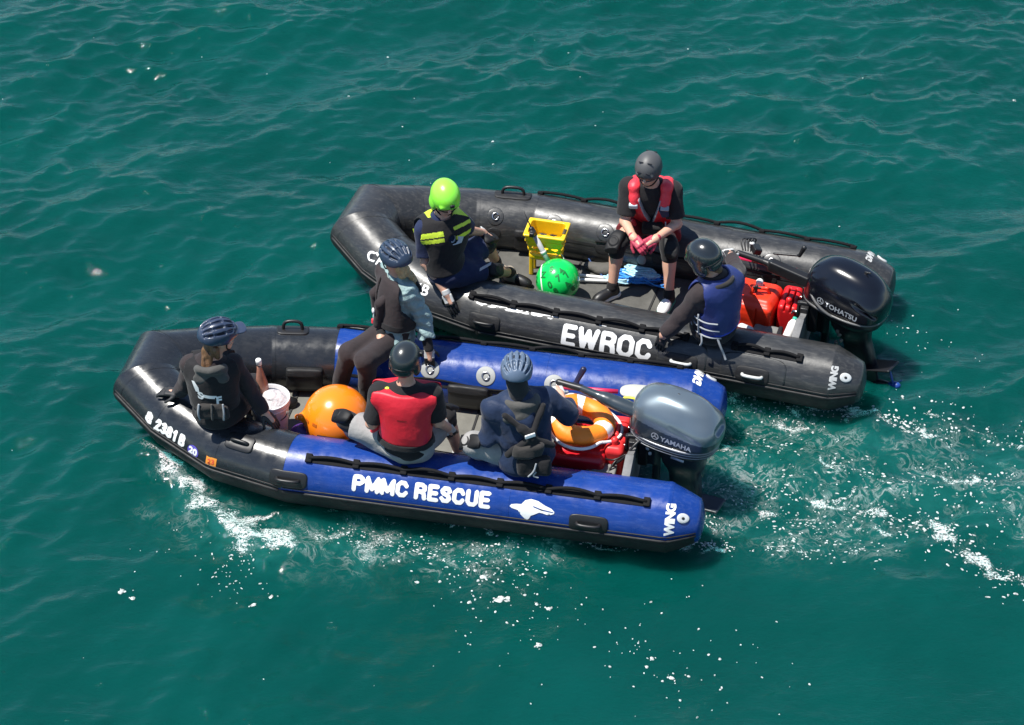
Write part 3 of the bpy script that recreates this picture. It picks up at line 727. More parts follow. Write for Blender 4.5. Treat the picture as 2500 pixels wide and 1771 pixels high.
        d = nrm(Bq-A_); R4 = np.stack(frame(d), 1)
        tt = T.add('tiller', mesh(union(rbox(lerp(A_, Bq, .42), (.19, .038, .048), .014, R4), cap(lerp(A_, Bq, .7), Bq, .034, .026), k=.02), .006), M_PLAS)
        T.add('throttle_grip', mesh(cap(Bq, V3(.83, .01, .80), .026, .024), .005), M_PLAS, parent=tt)
        T.add('shift_lever', mesh(union(cap((1.10, .06, .82), (1.30, .05, .85), .010), cap((1.30, .05, .85), (1.33, .05, .93), .014, .020), k=.01), .005), M_PLAS, parent=tt)
        T.add('tiller_bracket', mesh(union(rbox((1.48, -.05, .63), (.08, .05, .05), .02), cap((1.43, -.07, .70), (1.50, -.03, .60), .045, .05), k=.03), .006), M_PLAS)
        T.add('steering_loop', tube(smoothpath([(1.42, -.12, .68), (1.50, -.22, .62), (1.62, -.26, .56), (1.74, -.25, .53)], 2), .011, 8), MATS['dull_grey_trim'])
        for i in range(5):
            q = V3(1.68+.018*(i % 3), -.145, .34-.04*i+.01*(i % 2)); T.add('casting_bolt', mesh(rbox(q, (.014, .012, .016), .006, rotm(20*i, 30*i, 0)), .004), mat('grimy_aluminium', (.22, .2, .17), .5, metal=.5))
    return T
motor('blue-grey outboard motor lettered YAMAHA on the stern of the blue boat', BA, 'Y')
motor('glossy black outboard motor lettered TOHATSU on the stern of the black boat', BB, 'T')

# ------------------------------------------------------------------ gear in the blue boat
M_ORB = mat('orange_buoy_plastic', (.95, .23, .008), .25, coat=.5, var=(.04, 4)); M_GRB = mat('green_buoy_plastic', (.005, .62, .10), .22, coat=.6, var=(.04, 4))
M_DORG = mat('dark_orange_print', (.45, .10, .005), .5)
c = V3(-.80, -.165, .385)
T = Thing('buoy', 'large round orange buoy lying in the blue boat in front of the red vest', 'buoy', BA, (c[0], c[1], .14))
sh_ = union(ell(c, (.247, .247, .247)), cap(c, c+nrm((-.85, -.3, .12))*.262, .085, .028), k=.05)
vf = mesh(sh_, .008); b0 = T.add('buoy_body', vf, M_ORB); tv = bvh(vf)
for dz in (0, .0):
    pass
for k_, (yaw, z, bd) in enumerate(((-118, .02, 'PERO'), (-118, -.07, '19'), (-138, .01, 'FIAT'), (-138, -.08, '4'))):
    a = math.radians(yaw); n_ = V3(math.cos(a), math.sin(a), .25); n_ = nrm(n_); xd = V3(0, 0, -1); xd = nrm(xd-n_*(xd@n_)); yd = np.cross(n_, xd)
    T.add('buoy_lettering', project(text_mesh('I'*(3 if len(bd) > 2 else 1), .055, .03, .03, .8), tv, c+n_*.4+V3(0, 0, z), xd, yd, .003, .05), M_DORG, parent=b0)
T.add('buoy_eye', mesh(torus(c+nrm((-.85, -.3, .12))*.285, (.2, -1, .2), .018, .009), .004), M_ORB, parent=b0)

c = V3(-1.315, -.155, .14)
T = Thing('bucket', 'white plastic bucket beside the orange buoy, holding a bottle', 'bucket', BA, (c[0], c[1], .14))
bm_ = mat('white_bucket_plastic', (.72, .71, .72), .4, var=(.12, 7)); b0 = T.add('bucket_wall', lathe(c, [(0, .005), (.115, .005), (.118, .0), (.128, .12), (.148, .33), (.156, .335), (.156, .35), (.148, .352), (.144, .345), (.124, .12), (.112, .015), (0, .012)], 44), bm_, flat_deg=50)
T.add('bucket_rim_band', lathe(c, [(.147, .29), (.153, .292), (.153, .302), (.147, .304)], 44), bm_, parent=b0)
T.add('bucket_handle', tube([c+V3(.158*math.cos(a), .158*math.sin(a)*.5-.075-.09*math.sin(a), .30-.12*math.sin(a)) for a in np.linspace(0, math.pi, 16)], .005, 8), mat('grey_wire', (.2, .2, .2), .4), parent=b0)
T = Thing('bottle', 'tall clear bottle with white cap standing in the white bucket', 'bottle', BA, (c[0], c[1], .16))
q = c+V3(-.045, .045, .02); ax = nrm((-.05, .02, 1))
b0 = T.add('bottle_glass', lathe(q, [(0, 0), (.048, .0), (.050, .02), (.050, .36), (.044, .42), (.020, .55), (.016, .60), (0, .60)], 28, ax), mat('brown_tinted_glass', (.36, .17, .12), .15, alpha=1, var=(.4, 9)))
T.add('bottle_cap', lathe(q+ax*.585, [(0, 0), (.022, 0), (.022, .04), (.018, .045), (0, .045)], 20, ax), M_WHITE, parent=b0)
T = Thing('plastic_bag', 'crumpled clear plastic bag inside the white bucket', 'bag', BA, (c[0], c[1], .2))
T.add('bag_film', mesh(disp(ell(c+V3(.0, -.01, .30), (.125, .12, .085)), wrinkle(.022, 34, 5), .03), .006), mat('milky_plastic_film', (.62, .58, .58), .25, bump=(30, .8, .02), var=(.18, 20)))
T = Thing('bait_tray', 'white tray with orange cord beside the white bucket', 'tray', BA, (-1.20, -.34, .14))
b0 = T.add('tray_dish', mesh(sub(rbox((-1.17, -.31, .19), (.16, .10, .05), .03, rotm(8)), rbox((-1.17, -.31, .22), (.145, .085, .06), .02, rotm(8))), .006), bm_)
T.add('orange_cord', tube(smoothpath([(-1.10+.05*math.cos(i*1.9), -.33+.035*math.sin(i*2.3), .24+.01*(i % 3)) for i in range(14)], 2), .006, 6), C_ORG if 'C_ORG' in globals() else mat('orange_strap', (.75, .16, .03), .6))
T = Thing('dry_bag', 'purple bag tucked between the bucket and the orange buoy', 'bag', BA, (-1.03, -.28, .14))
b0 = T.add('bag_body', mesh(disp(union(ell((-1.02, -.27, .24), (.12, .11, .11)), ell((-.96, -.20, .20), (.12, .10, .08)), k=.04), wrinkle(.010, 22, 6), .02), .007), mat('purple_nylon', (.055, .018, .14), .5, bump=(30, .4, .01)))
T.add('bag_strap', tube(smoothpath([(-1.05, -.17, .36), (-.99, -.10, .40), (-.93, -.02, .46), (-.90, .02, .38)], 2), .012, 6, flat=.4), mat('maroon_webbing', (.15, .03, .05), .7), parent=b0)

M_TANK = mat('red_fuel_tank_plastic', (.50, .010, .018), .38, coat=.15, bump=(30, .12, .005), var=(.07, 8)); M_TANKH = mat('coral_tank_plastic', (.78, .035, .035), .42, bump=(30, .15, .005))
T = Thing('fuel_tank', 'large dark red fuel box behind the person steering the blue boat', 'fuel tank', BA, (1.02, -.17, .14))
tk = union(rbox((1.02, -.12, .28), (.20, .20, .145), .035), rbox((1.02, -.08, .405), (.17, .16, .03), .025), k=.02)
tk = sub(tk, *[rbox((1.02, -.325, z), (.16, .008, .006), .003) for z in (.24, .33)], k=.004)
b0 = T.add('tank_body', mesh(tk, .007), M_TANK)
T.add('tank_cap', mesh(cap((.93, .02, .42), (.93, .02, .47), .035), .005), M_PLAS, parent=b0)
T = Thing('fuel_tank', 'red fuel can with moulded ribs standing against the transom of the blue boat', 'fuel tank', BA, (1.285, -.0, .14))
tk = union(rbox((1.27, .0, .29), (.075, .21, .155), .03), rbox((1.27, -.14, .43), (.055, .055, .03), .02), rbox((1.27, .10, .43), (.055, .07, .022), .02), k=.025)
tk = sub(tk, *[rbox((1.27, y, .36), (.09, .006, .10), .003) for y in (-.09, .02, .12)], k=.006)
b0 = T.add('tank_body', mesh(tk, .007), M_TANKH)
T.add('carry_handle', mesh(union(cap((1.27, -.05, .47), (1.27, .05, .47), .014), cap((1.27, -.05, .47), (1.27, -.07, .43), .014), cap((1.27, .05, .47), (1.27, .07, .43), .014), k=.01), .005), M_TANKH, parent=b0)
T.add('tank_cap', mesh(cap((1.27, -.14, .45), (1.27, -.14, .49), .028), .005), M_TANKH, parent=b0)
# ring buoy lying on the tanks
T = Thing('life_ring', 'orange life ring with white bands lying on the red fuel tanks', 'life ring', BA, (1.0, .0, .45))
cr = V3(.985, -.01, .525); ax = nrm((.16, .06, .98)); d_, s_, u_ = frame(ax, (1, 0, 0))
M_RING = mat('orange_ring_fabric', (.95, .24, .015), .5, bump=(40, .25, .008), var=(.06, 10))
v_, f_ = mesh(disp(torus(cr, ax, .185, .076), wrinkle(.008, 24, 3), .02), .007)
def ringmat(cc):
    q = cc-cr; wa = np.arctan2(q[:, 1]*1.0, q[:, 0]); r = np.zeros(len(cc), int)
    for a0 in (-18, 95, 215, 150): r |= (np.abs((np.degrees(wa)-a0+180) % 360-180) < 9).astype(int)
    return r
b0 = T.add('ring_body', (v_, f_), [M_RING, M_WHITE], fn=ringmat)
P = []
for i in range(60):
    a = 2*math.pi*i/60; lift = abs(math.sin(2*(a-math.pi/4))); P.append(cr+(.268+.055*lift)*(math.cos(a)*s_+math.sin(a)*u_)-ax*.012*lift)
T.add('grab_rope', tube(smoothpath(P, 1, True), .012, 8, closed=True), mat('white_rope', (.72, .70, .68), .7, bump=(80, .8, .005)), parent=b0)
T = Thing('battery_box', 'grey and black battery box on the floor beside the near blue tube', 'battery box', BA, (1.20, -.24, .14))
b0 = T.add('box_body', mesh(rbox((1.20, -.30, .22), (.10, .075, .085), .015), .006), M_PLAS)
T.add('box_lid', mesh(union(rbox((1.20, -.30, .315), (.108, .082, .020), .012), rbox((1.20, -.30, .335), (.06, .03, .012), .008), k=.01), .006), mat('grey_box_lid', (.20, .20, .19), .6), parent=b0)
for x in (-.05, .06): T.add('battery_cable', tube(smoothpath([(1.20+x, -.30, .335), (1.24+x, -.24, .40), (1.30+x*.5, -.22, .36), (1.36, -.2, .42)], 2), .007, 6), M_STRKX if 'M_STRKX' in globals() else M_PLAS, parent=b0)
T = Thing('paddle', 'paddle with red shaft lying along the far blue tube by the tiller', 'paddle', BA, (1.05, .28, .5))
b0 = T.add('shaft', tube([(.80, .30, .56), (1.10, .30, .575), (1.22, .31, .575)], .017, 10), mat('crimson_paint', (.55, .02, .08), .4))
T.add('blade', mesh(sq((1.37, .335, .575), (.14, .060, .012), 2.6, rotm(4, 0, 25)), .005), mat('pale_grey_plastic', (.40, .40, .36), .5), parent=b0)
T = Thing('hand_pump', 'small dark navy pump handle lying beside the red paddle', 'pump', BA, (.93, .36, .55))
T.add('pump_grip', mesh(union(cap((.90, .31, .60), (.95, .36, .70), .018, .024), cap((.84, .30, .59), (.95, .30, .59), .016), k=.02), .005), mat('dark_navy_plastic', (.015, .015, .05), .4))

# ------------------------------------------------------------------ gear in the black boat
M_YB = mat('yellow_bucket_plastic', (.86, .56, .01), .35, coat=.2, var=(.05, 6))
T = Thing('mop_bucket', 'yellow rectangular bucket on legs standing by the far black tube', 'bucket', BB, (-.76, .20, .14))
c = V3(-.775, .16, .0); Rz = rotm(4, 0, 0)
outer = []
def fr_(zz, a, b): return rbox(c+V3(0, 0, zz), (a, b, .02), .018, Rz)
tub = union(*[rbox(c+V3(0, .0, z), (a, b, .035), .03, Rz) for z, a, b in ((.56, .158, .115), (.50, .152, .110), (.44, .144, .102), (.36, .132, .094))], k=.02)
tub = union(tub, rbox(c+V3(0, 0, .585), (.172, .128, .013), .012, Rz), rbox(c+V3(0, 0, .53), (.160, .117, .010), .008, Rz), k=.008)
tub = sub(tub, rbox(c+V3(0, 0, .56), (.140, .096, .16), .03, Rz), k=.006)
b0 = T.add('bucket_wall', mesh(tub, .006), M_YB)
T.add('label_mark', box(c+Rz@V3(.150, -.02, .601), (.012, .035, .002), Rz), mat('dark_print', (.05, .04, .02), .6), parent=b0)
for x, y, w_ in ((.10, -.05, .036), (.10, .06, .024), (-.12, -.03, .018), (-.12, .06, .014)):
    T.add('leg', mesh(rbox(c+V3(x, y, .26), (w_, .016, .13), .010, Rz), .006), M_YB)
c = V3(-.59, -.14, .325)
T = Thing('buoy', 'bright green round buoy with dark lettering in the black boat', 'buoy', BB, (c[0], c[1], .14))
vf = mesh(ell(c, (.178, .178, .178)), .007); b0 = T.add('buoy_body', vf, M_GRB); tv = bvh(vf)
rr = random.Random(4); M_DG = mat('dark_green_print', (.003, .16, .03), .5)
for i, (yaw, pit, ch) in enumerate(((-130, 38, 'Z'), (-112, 62, 'S'), (-96, 22, '0'), (-72, 42, '7'), (-55, 60, '4'), (-78, 8, '9'), (-45, 22, 'A'), (-40, 48, '7'), (-30, 5, '8'), (-150, 12, '2'))):
    a, e = math.radians(yaw), math.radians(pit); n_ = V3(math.cos(a)*math.cos(e), math.sin(a)*math.cos(e), math.sin(e)); xd = nrm(np.cross((0, 0, 1), n_)); yd = np.cross(n_, xd)
    xd, yd = nrm(xd*.8+yd*.5), nrm(yd*.8-xd*.5)
    T.add('buoy_lettering', project(text_mesh(ch, .072, .04, .03), tv, c+n_*.3, xd, yd, .003, .05), M_DG, parent=b0)
T.add('collar', mesh(torus(c+V3(-.10, -.02, -.02), (1, .2, .2), .13, .014), .006), M_WHITE, parent=b0)
T = Thing('marker_pole', 'grey tubular pole with black aerial leaning beside the green buoy', 'pole', BB, (-.72, -.10, .2))
a_, b_ = V3(-.675, -.02, .34), V3(-.845, .04, .60)
b0 = T.add('pole_tube', tube([a_, b_], .021, 16), mat('light_grey_pole', (.42, .42, .43), .4))
T.add('pole_collar', tube([lerp(a_, b_, .45), lerp(a_, b_, .52)], .025, 16), M_GREYP, parent=b0)
T.add('pole_fitting', mesh(union(cap(b_, b_+nrm(b_-a_)*.05, .024), rbox(b_+V3(-.01, -.02, .02), (.022, .03, .02), .01), k=.01), .005), M_PLAS, parent=b0)
T.add('aerial', tube([b_, b_+V3(-.10, .03, .19)], [.007, .003], 8), M_PLAS, parent=b0)
T.add('wire_loop', tube(smoothpath([(-.70, .04, .33), (-.67, .10, .40), (-.62, .09, .42), (-.59, .05, .38), (-.58, .02, .33)], 2), .004, 6), M_GREYP, parent=b0)
T = Thing('rope', 'heap of bright blue and white rope between the feet in the black boat', 'rope', BB, (-.05, .26, .14))
rb1 = mat('bright_blue_rope', (.03, .26, .72), .6, bump=(60, 1, .01), var=(.3, 60)); rb2 = mat('pale_blue_rope', (.40, .68, .82), .6, bump=(60, 1, .01), var=(.25, 60)); rb3 = mat('navy_rope', (.012, .05, .18), .6, bump=(60, 1, .01))
rr = random.Random(8)
def coil(cx, cy, n, rx, ry, m, z, nm='rope_coil', r=.0085, arc=2*math.pi, a0=0):
    P = []
    for i in range(n*14):
        a = a0+arc*n*i/(n*14); k1 = 1+.18*math.sin(i*.37+n)+.10*rr.uniform(-1, 1)
        P.append((cx+rx*k1*math.cos(a)+.02*math.sin(i*.21), cy+ry*k1*math.sin(a), z+.018*abs(math.sin(i*.5))+.028*i/(n*14)))
    T.add(nm, tube(smoothpath(P, 1), r, 7), m)
coil(-.06, .30, 6, .17, .06, rb1, .15); coil(-.02, .33, 5, .13, .045, rb2, .17); coil(-.12, .26, 4, .12, .045, rb1, .16); coil(-.20, .22, 3, .10, .03, rb2, .15); coil(.10, .30, 4, .12, .07, rb3, .15, r=.006); coil(.14, .27, 2, .10, .06, rb1, .155, r=.005)
coil(-.05, .36, 3, .12, .03, rb2, .18)
T.add('rope_end', tube(smoothpath([(-.28, .20, .16), (-.50, .42, .17), (-.56, .50, .30), (-.60, .60, .42), (-.60, .62, .50)], 3), .007, 6), rb3)
T = Thing('folding_tool', 'white two-legged folding pole lying beside the blue rope', 'tool', BB, (-.4, .18, .14))
for y0, y1 in ((.10, .16), (.16, .20)):
    T.add('tool_arm', mesh(rbox(((-.52-.22)/2, (y0+y1)/2+.03, .165), (.15, .013, .012), .008, rotm(14 if y0 < .12 else 8)), .005), M_WHITE)
T.add('tool_joint', mesh(rbox((-.22, .235, .17), (.03, .03, .015), .01), .005), mat('salmon_plastic', (.60, .25, .2), .5))
T = Thing('gear_bag', 'crumpled grey bag lying behind the white folding pole', 'bag', BB, (-.36, .32, .14))
T.add('bag_body', mesh(disp(ell((-.36, .33, .175), (.14, .06, .05)), wrinkle(.014, 30, 7), .02), .006), mat('grey_bag_cloth', (.09, .085, .075), .8, bump=(20, .5, .02)))
T = Thing('fuel_tank', 'ribbed orange-red fuel tank in the black boat behind the blue vest', 'fuel tank', BB, (1.03, .06, .14))
M_OR = mat('orange_red_tank_plastic', (.80, .040, .012), .40, bump=(26, .2, .008), var=(.06, 9))
tk = union(rbox((.98, .02, .29), (.19, .185, .155), .045, rotm(-4)), rbox((.98, .03, .44), (.16, .14, .03), .03, rotm(-4)), k=.03)
tk = disp(tk, wrinkle(.005, 26, 5), .01); tk = sub(tk, *[cap((x, -.13, .487), (x+.02, .20, .487), .011) for x in (.86, .94, 1.02, 1.10)], *[rbox((x, -.17, .30), (.005, .02, .12), .003) for x in (.90, 1.03)], k=.008)
b0 = T.add('tank_body', mesh(tk, .0065), M_OR)
T.add('carry_handle', mesh(union(cap((.98, -.02, .52), (1.08, .0, .52), .014), cap((.98, -.02, .52), (.96, -.03, .47), .014), cap((1.08, .0, .52), (1.10, .01, .47), .014), k=.01), .005), M_OR, parent=b0)
T.add('tank_cap', mesh(cap((1.00, .09, .46), (1.00, .09, .50), .030), .005), M_WHITE, parent=b0)
T.add('fuel_fitting', mesh(union(cap((1.00, -.04, .50), (1.0, -.04, .55), .012), cap((.98, -.04, .54), (1.03, -.04, .54), .009), k=.004), .004), M_PLAS, parent=b0)
T = Thing('fuel_tank', 'small red fuel can squeezed against the transom of the black boat', 'fuel tank', BB, (1.27, .06, .14))
tk = union(rbox((1.265, .06, .29), (.080, .15, .15), .03), rbox((1.265, .10, .43), (.06, .09, .025), .02), k=.02); tk = sub(tk, *[rbox((x, .0, .43), (.006, .15, .04), .003) for x in (1.24, 1.29)], k=.006)
b0 = T.add('tank_body', mesh(tk, .0065), mat('red_can_plastic', (.60, .012, .014), .4, bump=(26, .2, .008)))
T.add('tank_cap', mesh(cap((1.265, -.03, .44), (1.265, -.03, .47), .026), .005), MATS['red_can_plastic'], parent=b0)
T = Thing('battery_box', 'grey box with black straps beside the transom of the black boat', 'battery box', BB, (1.14, -.28, .14))
b0 = T.add('box_body', mesh(rbox((1.14, -.27, .215), (.11, .07, .075), .015), .006), M_PLAS)
T.add('box_lid', mesh(disp(union(rbox((1.14, -.27, .30), (.10, .068, .018), .012), rbox((1.17, -.33, .27), (.05, .03, .05), .015), k=.02), wrinkle(.004, 60, 1)), .005), mat('weathered_grey_lid', (.17, .17, .16), .7), parent=b0)
T.add('box_strap', mesh(rbox((1.25, -.28, .27), (.018, .075, .07), .01), .006), M_PLAS, parent=b0)
T = Thing('bottle', 'white plastic bottle with teal cap lying by the black boat transom', 'bottle', BB, (1.32, -.27, .2))
q = V3(1.31, -.33, .30); ax = nrm((.12, .55, .35))
b0 = T.add('bottle_body', lathe(q, [(0, 0), (.030, .0), (.036, .01), (.036, .15), (.022, .18), (0, .18)], 20, ax), M_WHITE, flat_deg=50)
T.add('bottle_cap', lathe(q+ax*.18, [(0, 0), (.020, 0), (.020, .025), (0, .027)], 16, ax), mat('teal_cap', (.03, .45, .32), .5), parent=b0)
T = Thing('rag', 'crumpled white rag on the near tube behind the blue vest', 'rag', BB, (.98, -.40, .36))
T.add('rag_cloth', mesh(disp(ell((1.0, -.40, .385), (.065, .05, .030)), wrinkle(.014, 50, 2), .02), .005), mat('white_cloth', (.70, .70, .68), .8))
T = Thing('paddle', 'red and black paddle shaft lying along the far tube of the black boat', 'paddle', BB, (1.05, .27, .5))
b0 = T.add('shaft', tube([(.78, .24, .59), (1.26, .235, .575)], .015, 10), MATS['crimson_paint'])
T.add('sleeve', tube([(.90, .2385, .587), (.95, .238, .585)], .019, 10), M_PLAS, parent=b0)
T = Thing('handheld_radio', 'black radio with loose straps lying on the far tube by the blue vest', 'radio', BB, (.86, .42, .52))
b0 = T.add('radio_body', mesh(rbox((.90, .38, .60), (.035, .05, .028), .01, rotm(30, 20, 0)), .005), M_PLAS)
for i in range(4):
    T.add('radio_strap', tube(smoothpath([(.80+.02*i, .36, .58), (.76+.03*i, .42, .63+.015*i), (.80+.03*i, .46, .64), (.86, .42, .60)], 2), .006, 6), M_PLAS, parent=b0)
T.add('radio_clip', mesh(ell((.86, .40, .635), (.022, .018, .012)), .004), M_GREYP, parent=b0)
# ------------------------------------------------------------------ people
SK = mat('fair_skin', (.62, .35, .245), .5, bump=(90, .15, .003), var=(.08, 12)); SK.node_tree.nodes['Principled BSDF'].inputs['Subsurface Weight'].default_value = .08  # pale skin colour with slight random variation
SK_T = mat('tanned_skin', (.36, .17, .105), .5, bump=(90, .15, .003), var=(.08, 12))
HAIR_B = mat('brown_hair', (.16, .085, .04), .5, bump=(60, 1, .012), stretch=(1, 1, .25), var=(.5, 40))
HAIR_Y = mat('blond_hair', (.48, .34, .17), .5, bump=(50, 1, .012), var=(.4, 30))
C_BLK = cloth('black_cloth', (.016, .015, .016)); C_BRN = cloth('brown_black_cloth', (.033, .025, .026)); C_NAVY = cloth('navy_cloth', (.014, .022, .062))
C_NAVJ = cloth('navy_jacket_cloth', (.014, .026, .062), .6, folds=(16, .5, .02), var=(.05, 9)); C_GREY = cloth('light_grey_trouser_cloth', (.30, .29, .28)); C_TEAL = cloth('pale_teal_jacket_cloth', (.24, .34, .34), .5, folds=(16, 1.0, .035), var=(.08, 9))
C_HOOD = cloth('charcoal_cloth', (.075, .073, .068)); C_DK = cloth('black_brown_pouch_cloth', (.035, .032, .030)); C_REDSH = cloth('dark_red_cloth', (.20, .018, .025)); C_RED = mat('red_vest_nylon', (.62, .014, .030), .5, bump=(16, .25, .02), var=(.06, 10)); C_RED2 = mat('coral_red_nylon', (.80, .04, .06), .5, bump=(18, .4, .02))
C_BLUV = mat('blue_vest_nylon', (.020, .034, .155), .5, bump=(14, .3, .02), var=(.08, 8)); C_BLUE2 = mat('bright_blue_binding', (.02, .06, .48), .5)
C_YEL = mat('fluorescent_yellow_nylon', (.62, .80, .05), .5, bump=(30, .3, .01)); C_REFL = mat('silver_reflective_tape', (.50, .55, .58), .35)
C_ORG = mat('orange_strap', (.75, .16, .03), .6); C_GLV = mat('black_glove', (.02, .02, .021), .6, bump=(60, .4, .005)); C_GLVW = mat('pale_grey_glove', (.52, .53, .52), .6); C_GLVR = mat('crimson_glove', (.40, .035, .07), .6, bump=(60, .5, .005), var=(.4, 40))
M_LENS = mat('dark_lens', (.008, .008, .01), .08, coat=1); M_STRAPG = mat('grey_webbing', (.30, .32, .34), .7)
HELM = {'mat': mat('matt_grey_helmet', (.075, .075, .076), .5, var=(.05, 5)), 'gloss': mat('glossy_black_helmet', (.016, .020, .023), .22, coat=.6), 'blackg': mat('satin_black_helmet', (.020, .025, .028), .28, coat=.3), 'green': mat('lime_green_helmet', (.30, .92, .06), .32, coat=.3, var=(.03, 5)), 'navy': mat('navy_bicycle_helmet', (.032, .046, .085), .33, coat=.3, var=(.08, 8)), 'blue': mat('slate_blue_bicycle_helmet', (.095, .135, .20), .4, var=(.06, 8)), 'dnavy': mat('dark_navy_helmet', (.030, .048, .085), .38, var=(.1, 8))}
M_FOAMB = mat('black_helmet_liner', (.006, .008, .014), .8)
EYE = mat('eye_white', (.6, .58, .55), .3)

class Body:
    def __init__(s, J):
        s.J = {k: V3(*v) for k, v in J.items()}; j = s.J
        s.up = nrm(j['neck']-j['pel']); sh = j['sR']-j['sL']; hp = j['hR']-j['hL']
        r1 = nrm(sh-s.up*(sh@s.up)); r0 = nrm(hp-s.up*(hp@s.up)); s.R1 = r1
        s.f1 = nrm(np.cross(s.up, r1)); s.f0 = nrm(np.cross(s.up, r0))
        s.fr1 = np.stack([r1, s.f1, s.up], 1); s.fr0 = np.stack([r0, s.f0, s.up], 1)
        s.len = np.linalg.norm(j['neck']-j['pel'])
    def at(s, a, b, c):
        """a point of the trunk: right, forward, up from the pelvis"""
        t = np.clip(c/s.len, 0, 1); r = nrm(s.fr0[:, 0]*(1-t)+s.fr1[:, 0]*t); f = nrm(s.fr0[:, 1]*(1-t)+s.fr1[:, 1]*t)
        return s.J['pel']+r*a+f*b+s.up*c
    def trunk(s, d=0., k=.05, w=1.0):
        L = s.len
        return union(ell(s.at(0, 0, 0), (.170*w+d, .125*w+d, .125+d), s.fr0), ell(s.at(0, -.02, .33*L), (.148*w+d, .108*w+d, .17+d), s.fr0),
                     ell(s.at(0, -.005, .66*L), (.165*w+d, .118*w+d, .19+d), s.fr1), cap(s.J['sL']-s.up*.01, s.J['sR']-s.up*.01, .062+d), cap(s.at(0, -.01, .80*L), s.at(0, 0, L*.99), .085+d*.6, .06+d*.6), k=k)
    def arm(s, q, r0, r1, r2, t0=0, t1=2, d=0):
        a, e, w = s.J['s'+q], s.J['e'+q], s.J['w'+q]
        parts = [cap(a, e if t1 >= 1 else lerp(a, e, t1), r0+d, r1+d)]
        if t1 > 1: parts.append(cap(e, lerp(e, w, t1-1), r1+d, r2+d))
        return union(*parts, k=.02)
    def leg(s, q, r0, r1, r2, t1=2):
        h, kn, a = s.J['h'+q], s.J['k'+q], s.J['a'+q]
        parts = [cap(h, kn if t1 >= 1 else lerp(h, kn, t1), r0, r1 if t1 >= 1 else r0*.5+r1*.5)]
        if t1 > 1:
            e = lerp(kn, a, t1-1); parts.append(cap(kn, e, r1*.95, r2))
            if t1 > 1.5: parts.append(ell(lerp(kn, a, .32)-nrm(lerp(h, kn, 1)-h)*.012, (.05, .05, .11), np.stack(frame(a-kn)[1:]+(frame(a-kn)[0],), 1)))
        return union(*parts, k=.03)

def head_sdf(c, F, U):
    F = nrm(F-U*(F@U)); Rr = np.cross(F, U); R = np.stack([Rr, F, U], 1); p = lambda a, b, d: c+Rr*a+F*b+U*d
    h = union(ell(p(0, -.008, .03), (.077, .096, .095), R), ell(p(0, .018, -.045), (.060, .070, .078), R), ell(p(0, .045, -.088), (.034, .034, .026), R), k=.025)
    h = union(h, cap(p(0, .088, .008), p(0, .112, -.030), .009, .014), cap(p(-.035, .080, .022), p(.035, .080, .022), .014), ell(p(-.078, -.005, -.01), (.012, .022, .032), R), ell(p(.078, -.005, -.01), (.012, .022, .032), R),
              cap(p(-.02, .083, -.062), p(.02, .083, -.062), .009), ell(p(-.038, .062, -.03), (.022, .02, .025), R), ell(p(.038, .062, -.03), (.022, .02, .025), R), k=.012)
    h = sub(h, ell(p(-.031, .092, .004), (.016, .012, .010), R), ell(p(.031, .092, .004), (.016, .012, .010), R), cap(p(-.022, .098, -.063), p(.022, .098, -.063), .004), k=.008)
    return h, p, R
def hand_sdf(w, d, n, side, curl=.5, r=.0098, spread=1.0, s=1.0):
    """palm and five fingers: wrist, direction of the fingers, direction the palm faces, side of the thumb (+1/-1)"""
    d = nrm(d); n = nrm(n-d*(n@d)); t = np.cross(d, n)*side; R = np.stack([t, d, n], 1)
    P = lambda a, b, c: w+t*a*s+d*b*s+n*c*s
    parts = [rbox(P(0, .052, 0), (.041*s, .048*s, .016*s), .014*s, R), cap(w-d*.02, P(0, .03, 0), .027*s, .026*s)]
    for i, (x, L) in enumerate(((.031, .072), (.0105, .082), (-.0105, .076), (-.031, .060))):
        b = P(x, .096, 0); a1 = curl*.6+.05*i; a2 = curl*1.5+.05*i; a3 = curl*2.2
        dx = t*(x*1.6*spread)
        q1 = b+(d*math.cos(a1)+n*math.sin(a1)+dx)*L*.45*s; q2 = q1+(d*math.cos(a2)+n*math.sin(a2)+dx*.5)*L*.32*s; q3 = q2+(d*math.cos(a3)+n*math.sin(a3))*L*.26*s
        parts.append(union(cap(b-d*.015*s, q1, r*1.08*s, r*s), cap(q1, q2, r*s, r*.93*s), cap(q2, q3, r*.93*s, r*.85*s)))
    b = P(.032, .022, .006); q1 = b+nrm(t*.8+d*.75+n*.35)*.042*s; q2 = q1+nrm(t*.3+d*.9+n*.45)*.036*s
    th = union(cap(b, q1, .0145*s, .0115*s), cap(q1, q2, .0115*s, .0098*s))
    return union(union(*parts, k=.004), th, k=.008)
def shoe_sdf(a, toe, U=(0, 0, 1)):
    toe = nrm(toe); U = nrm(np.asarray(U)-toe*(np.asarray(U)@toe)); s_ = np.cross(toe, U); R = np.stack([s_, toe, U], 1); P = lambda x, y, z: a+s_*x+toe*y+U*z
    up = union(cap(P(0, -.01, .01), P(0, -.02, -.045), .045, .042), ell(P(0, .05, -.045), (.043, .11, .042), R), ell(P(0, .12, -.058), (.047, .07, .03), R), k=.03)
    so_ = inter(union(cap(P(0, -.035, -.083), P(0, .13, -.083), .046, .050), k=.02), half(P(0, 0, -.062), U), half(P(0, 0, -.094), -U))
    return up, so_, P

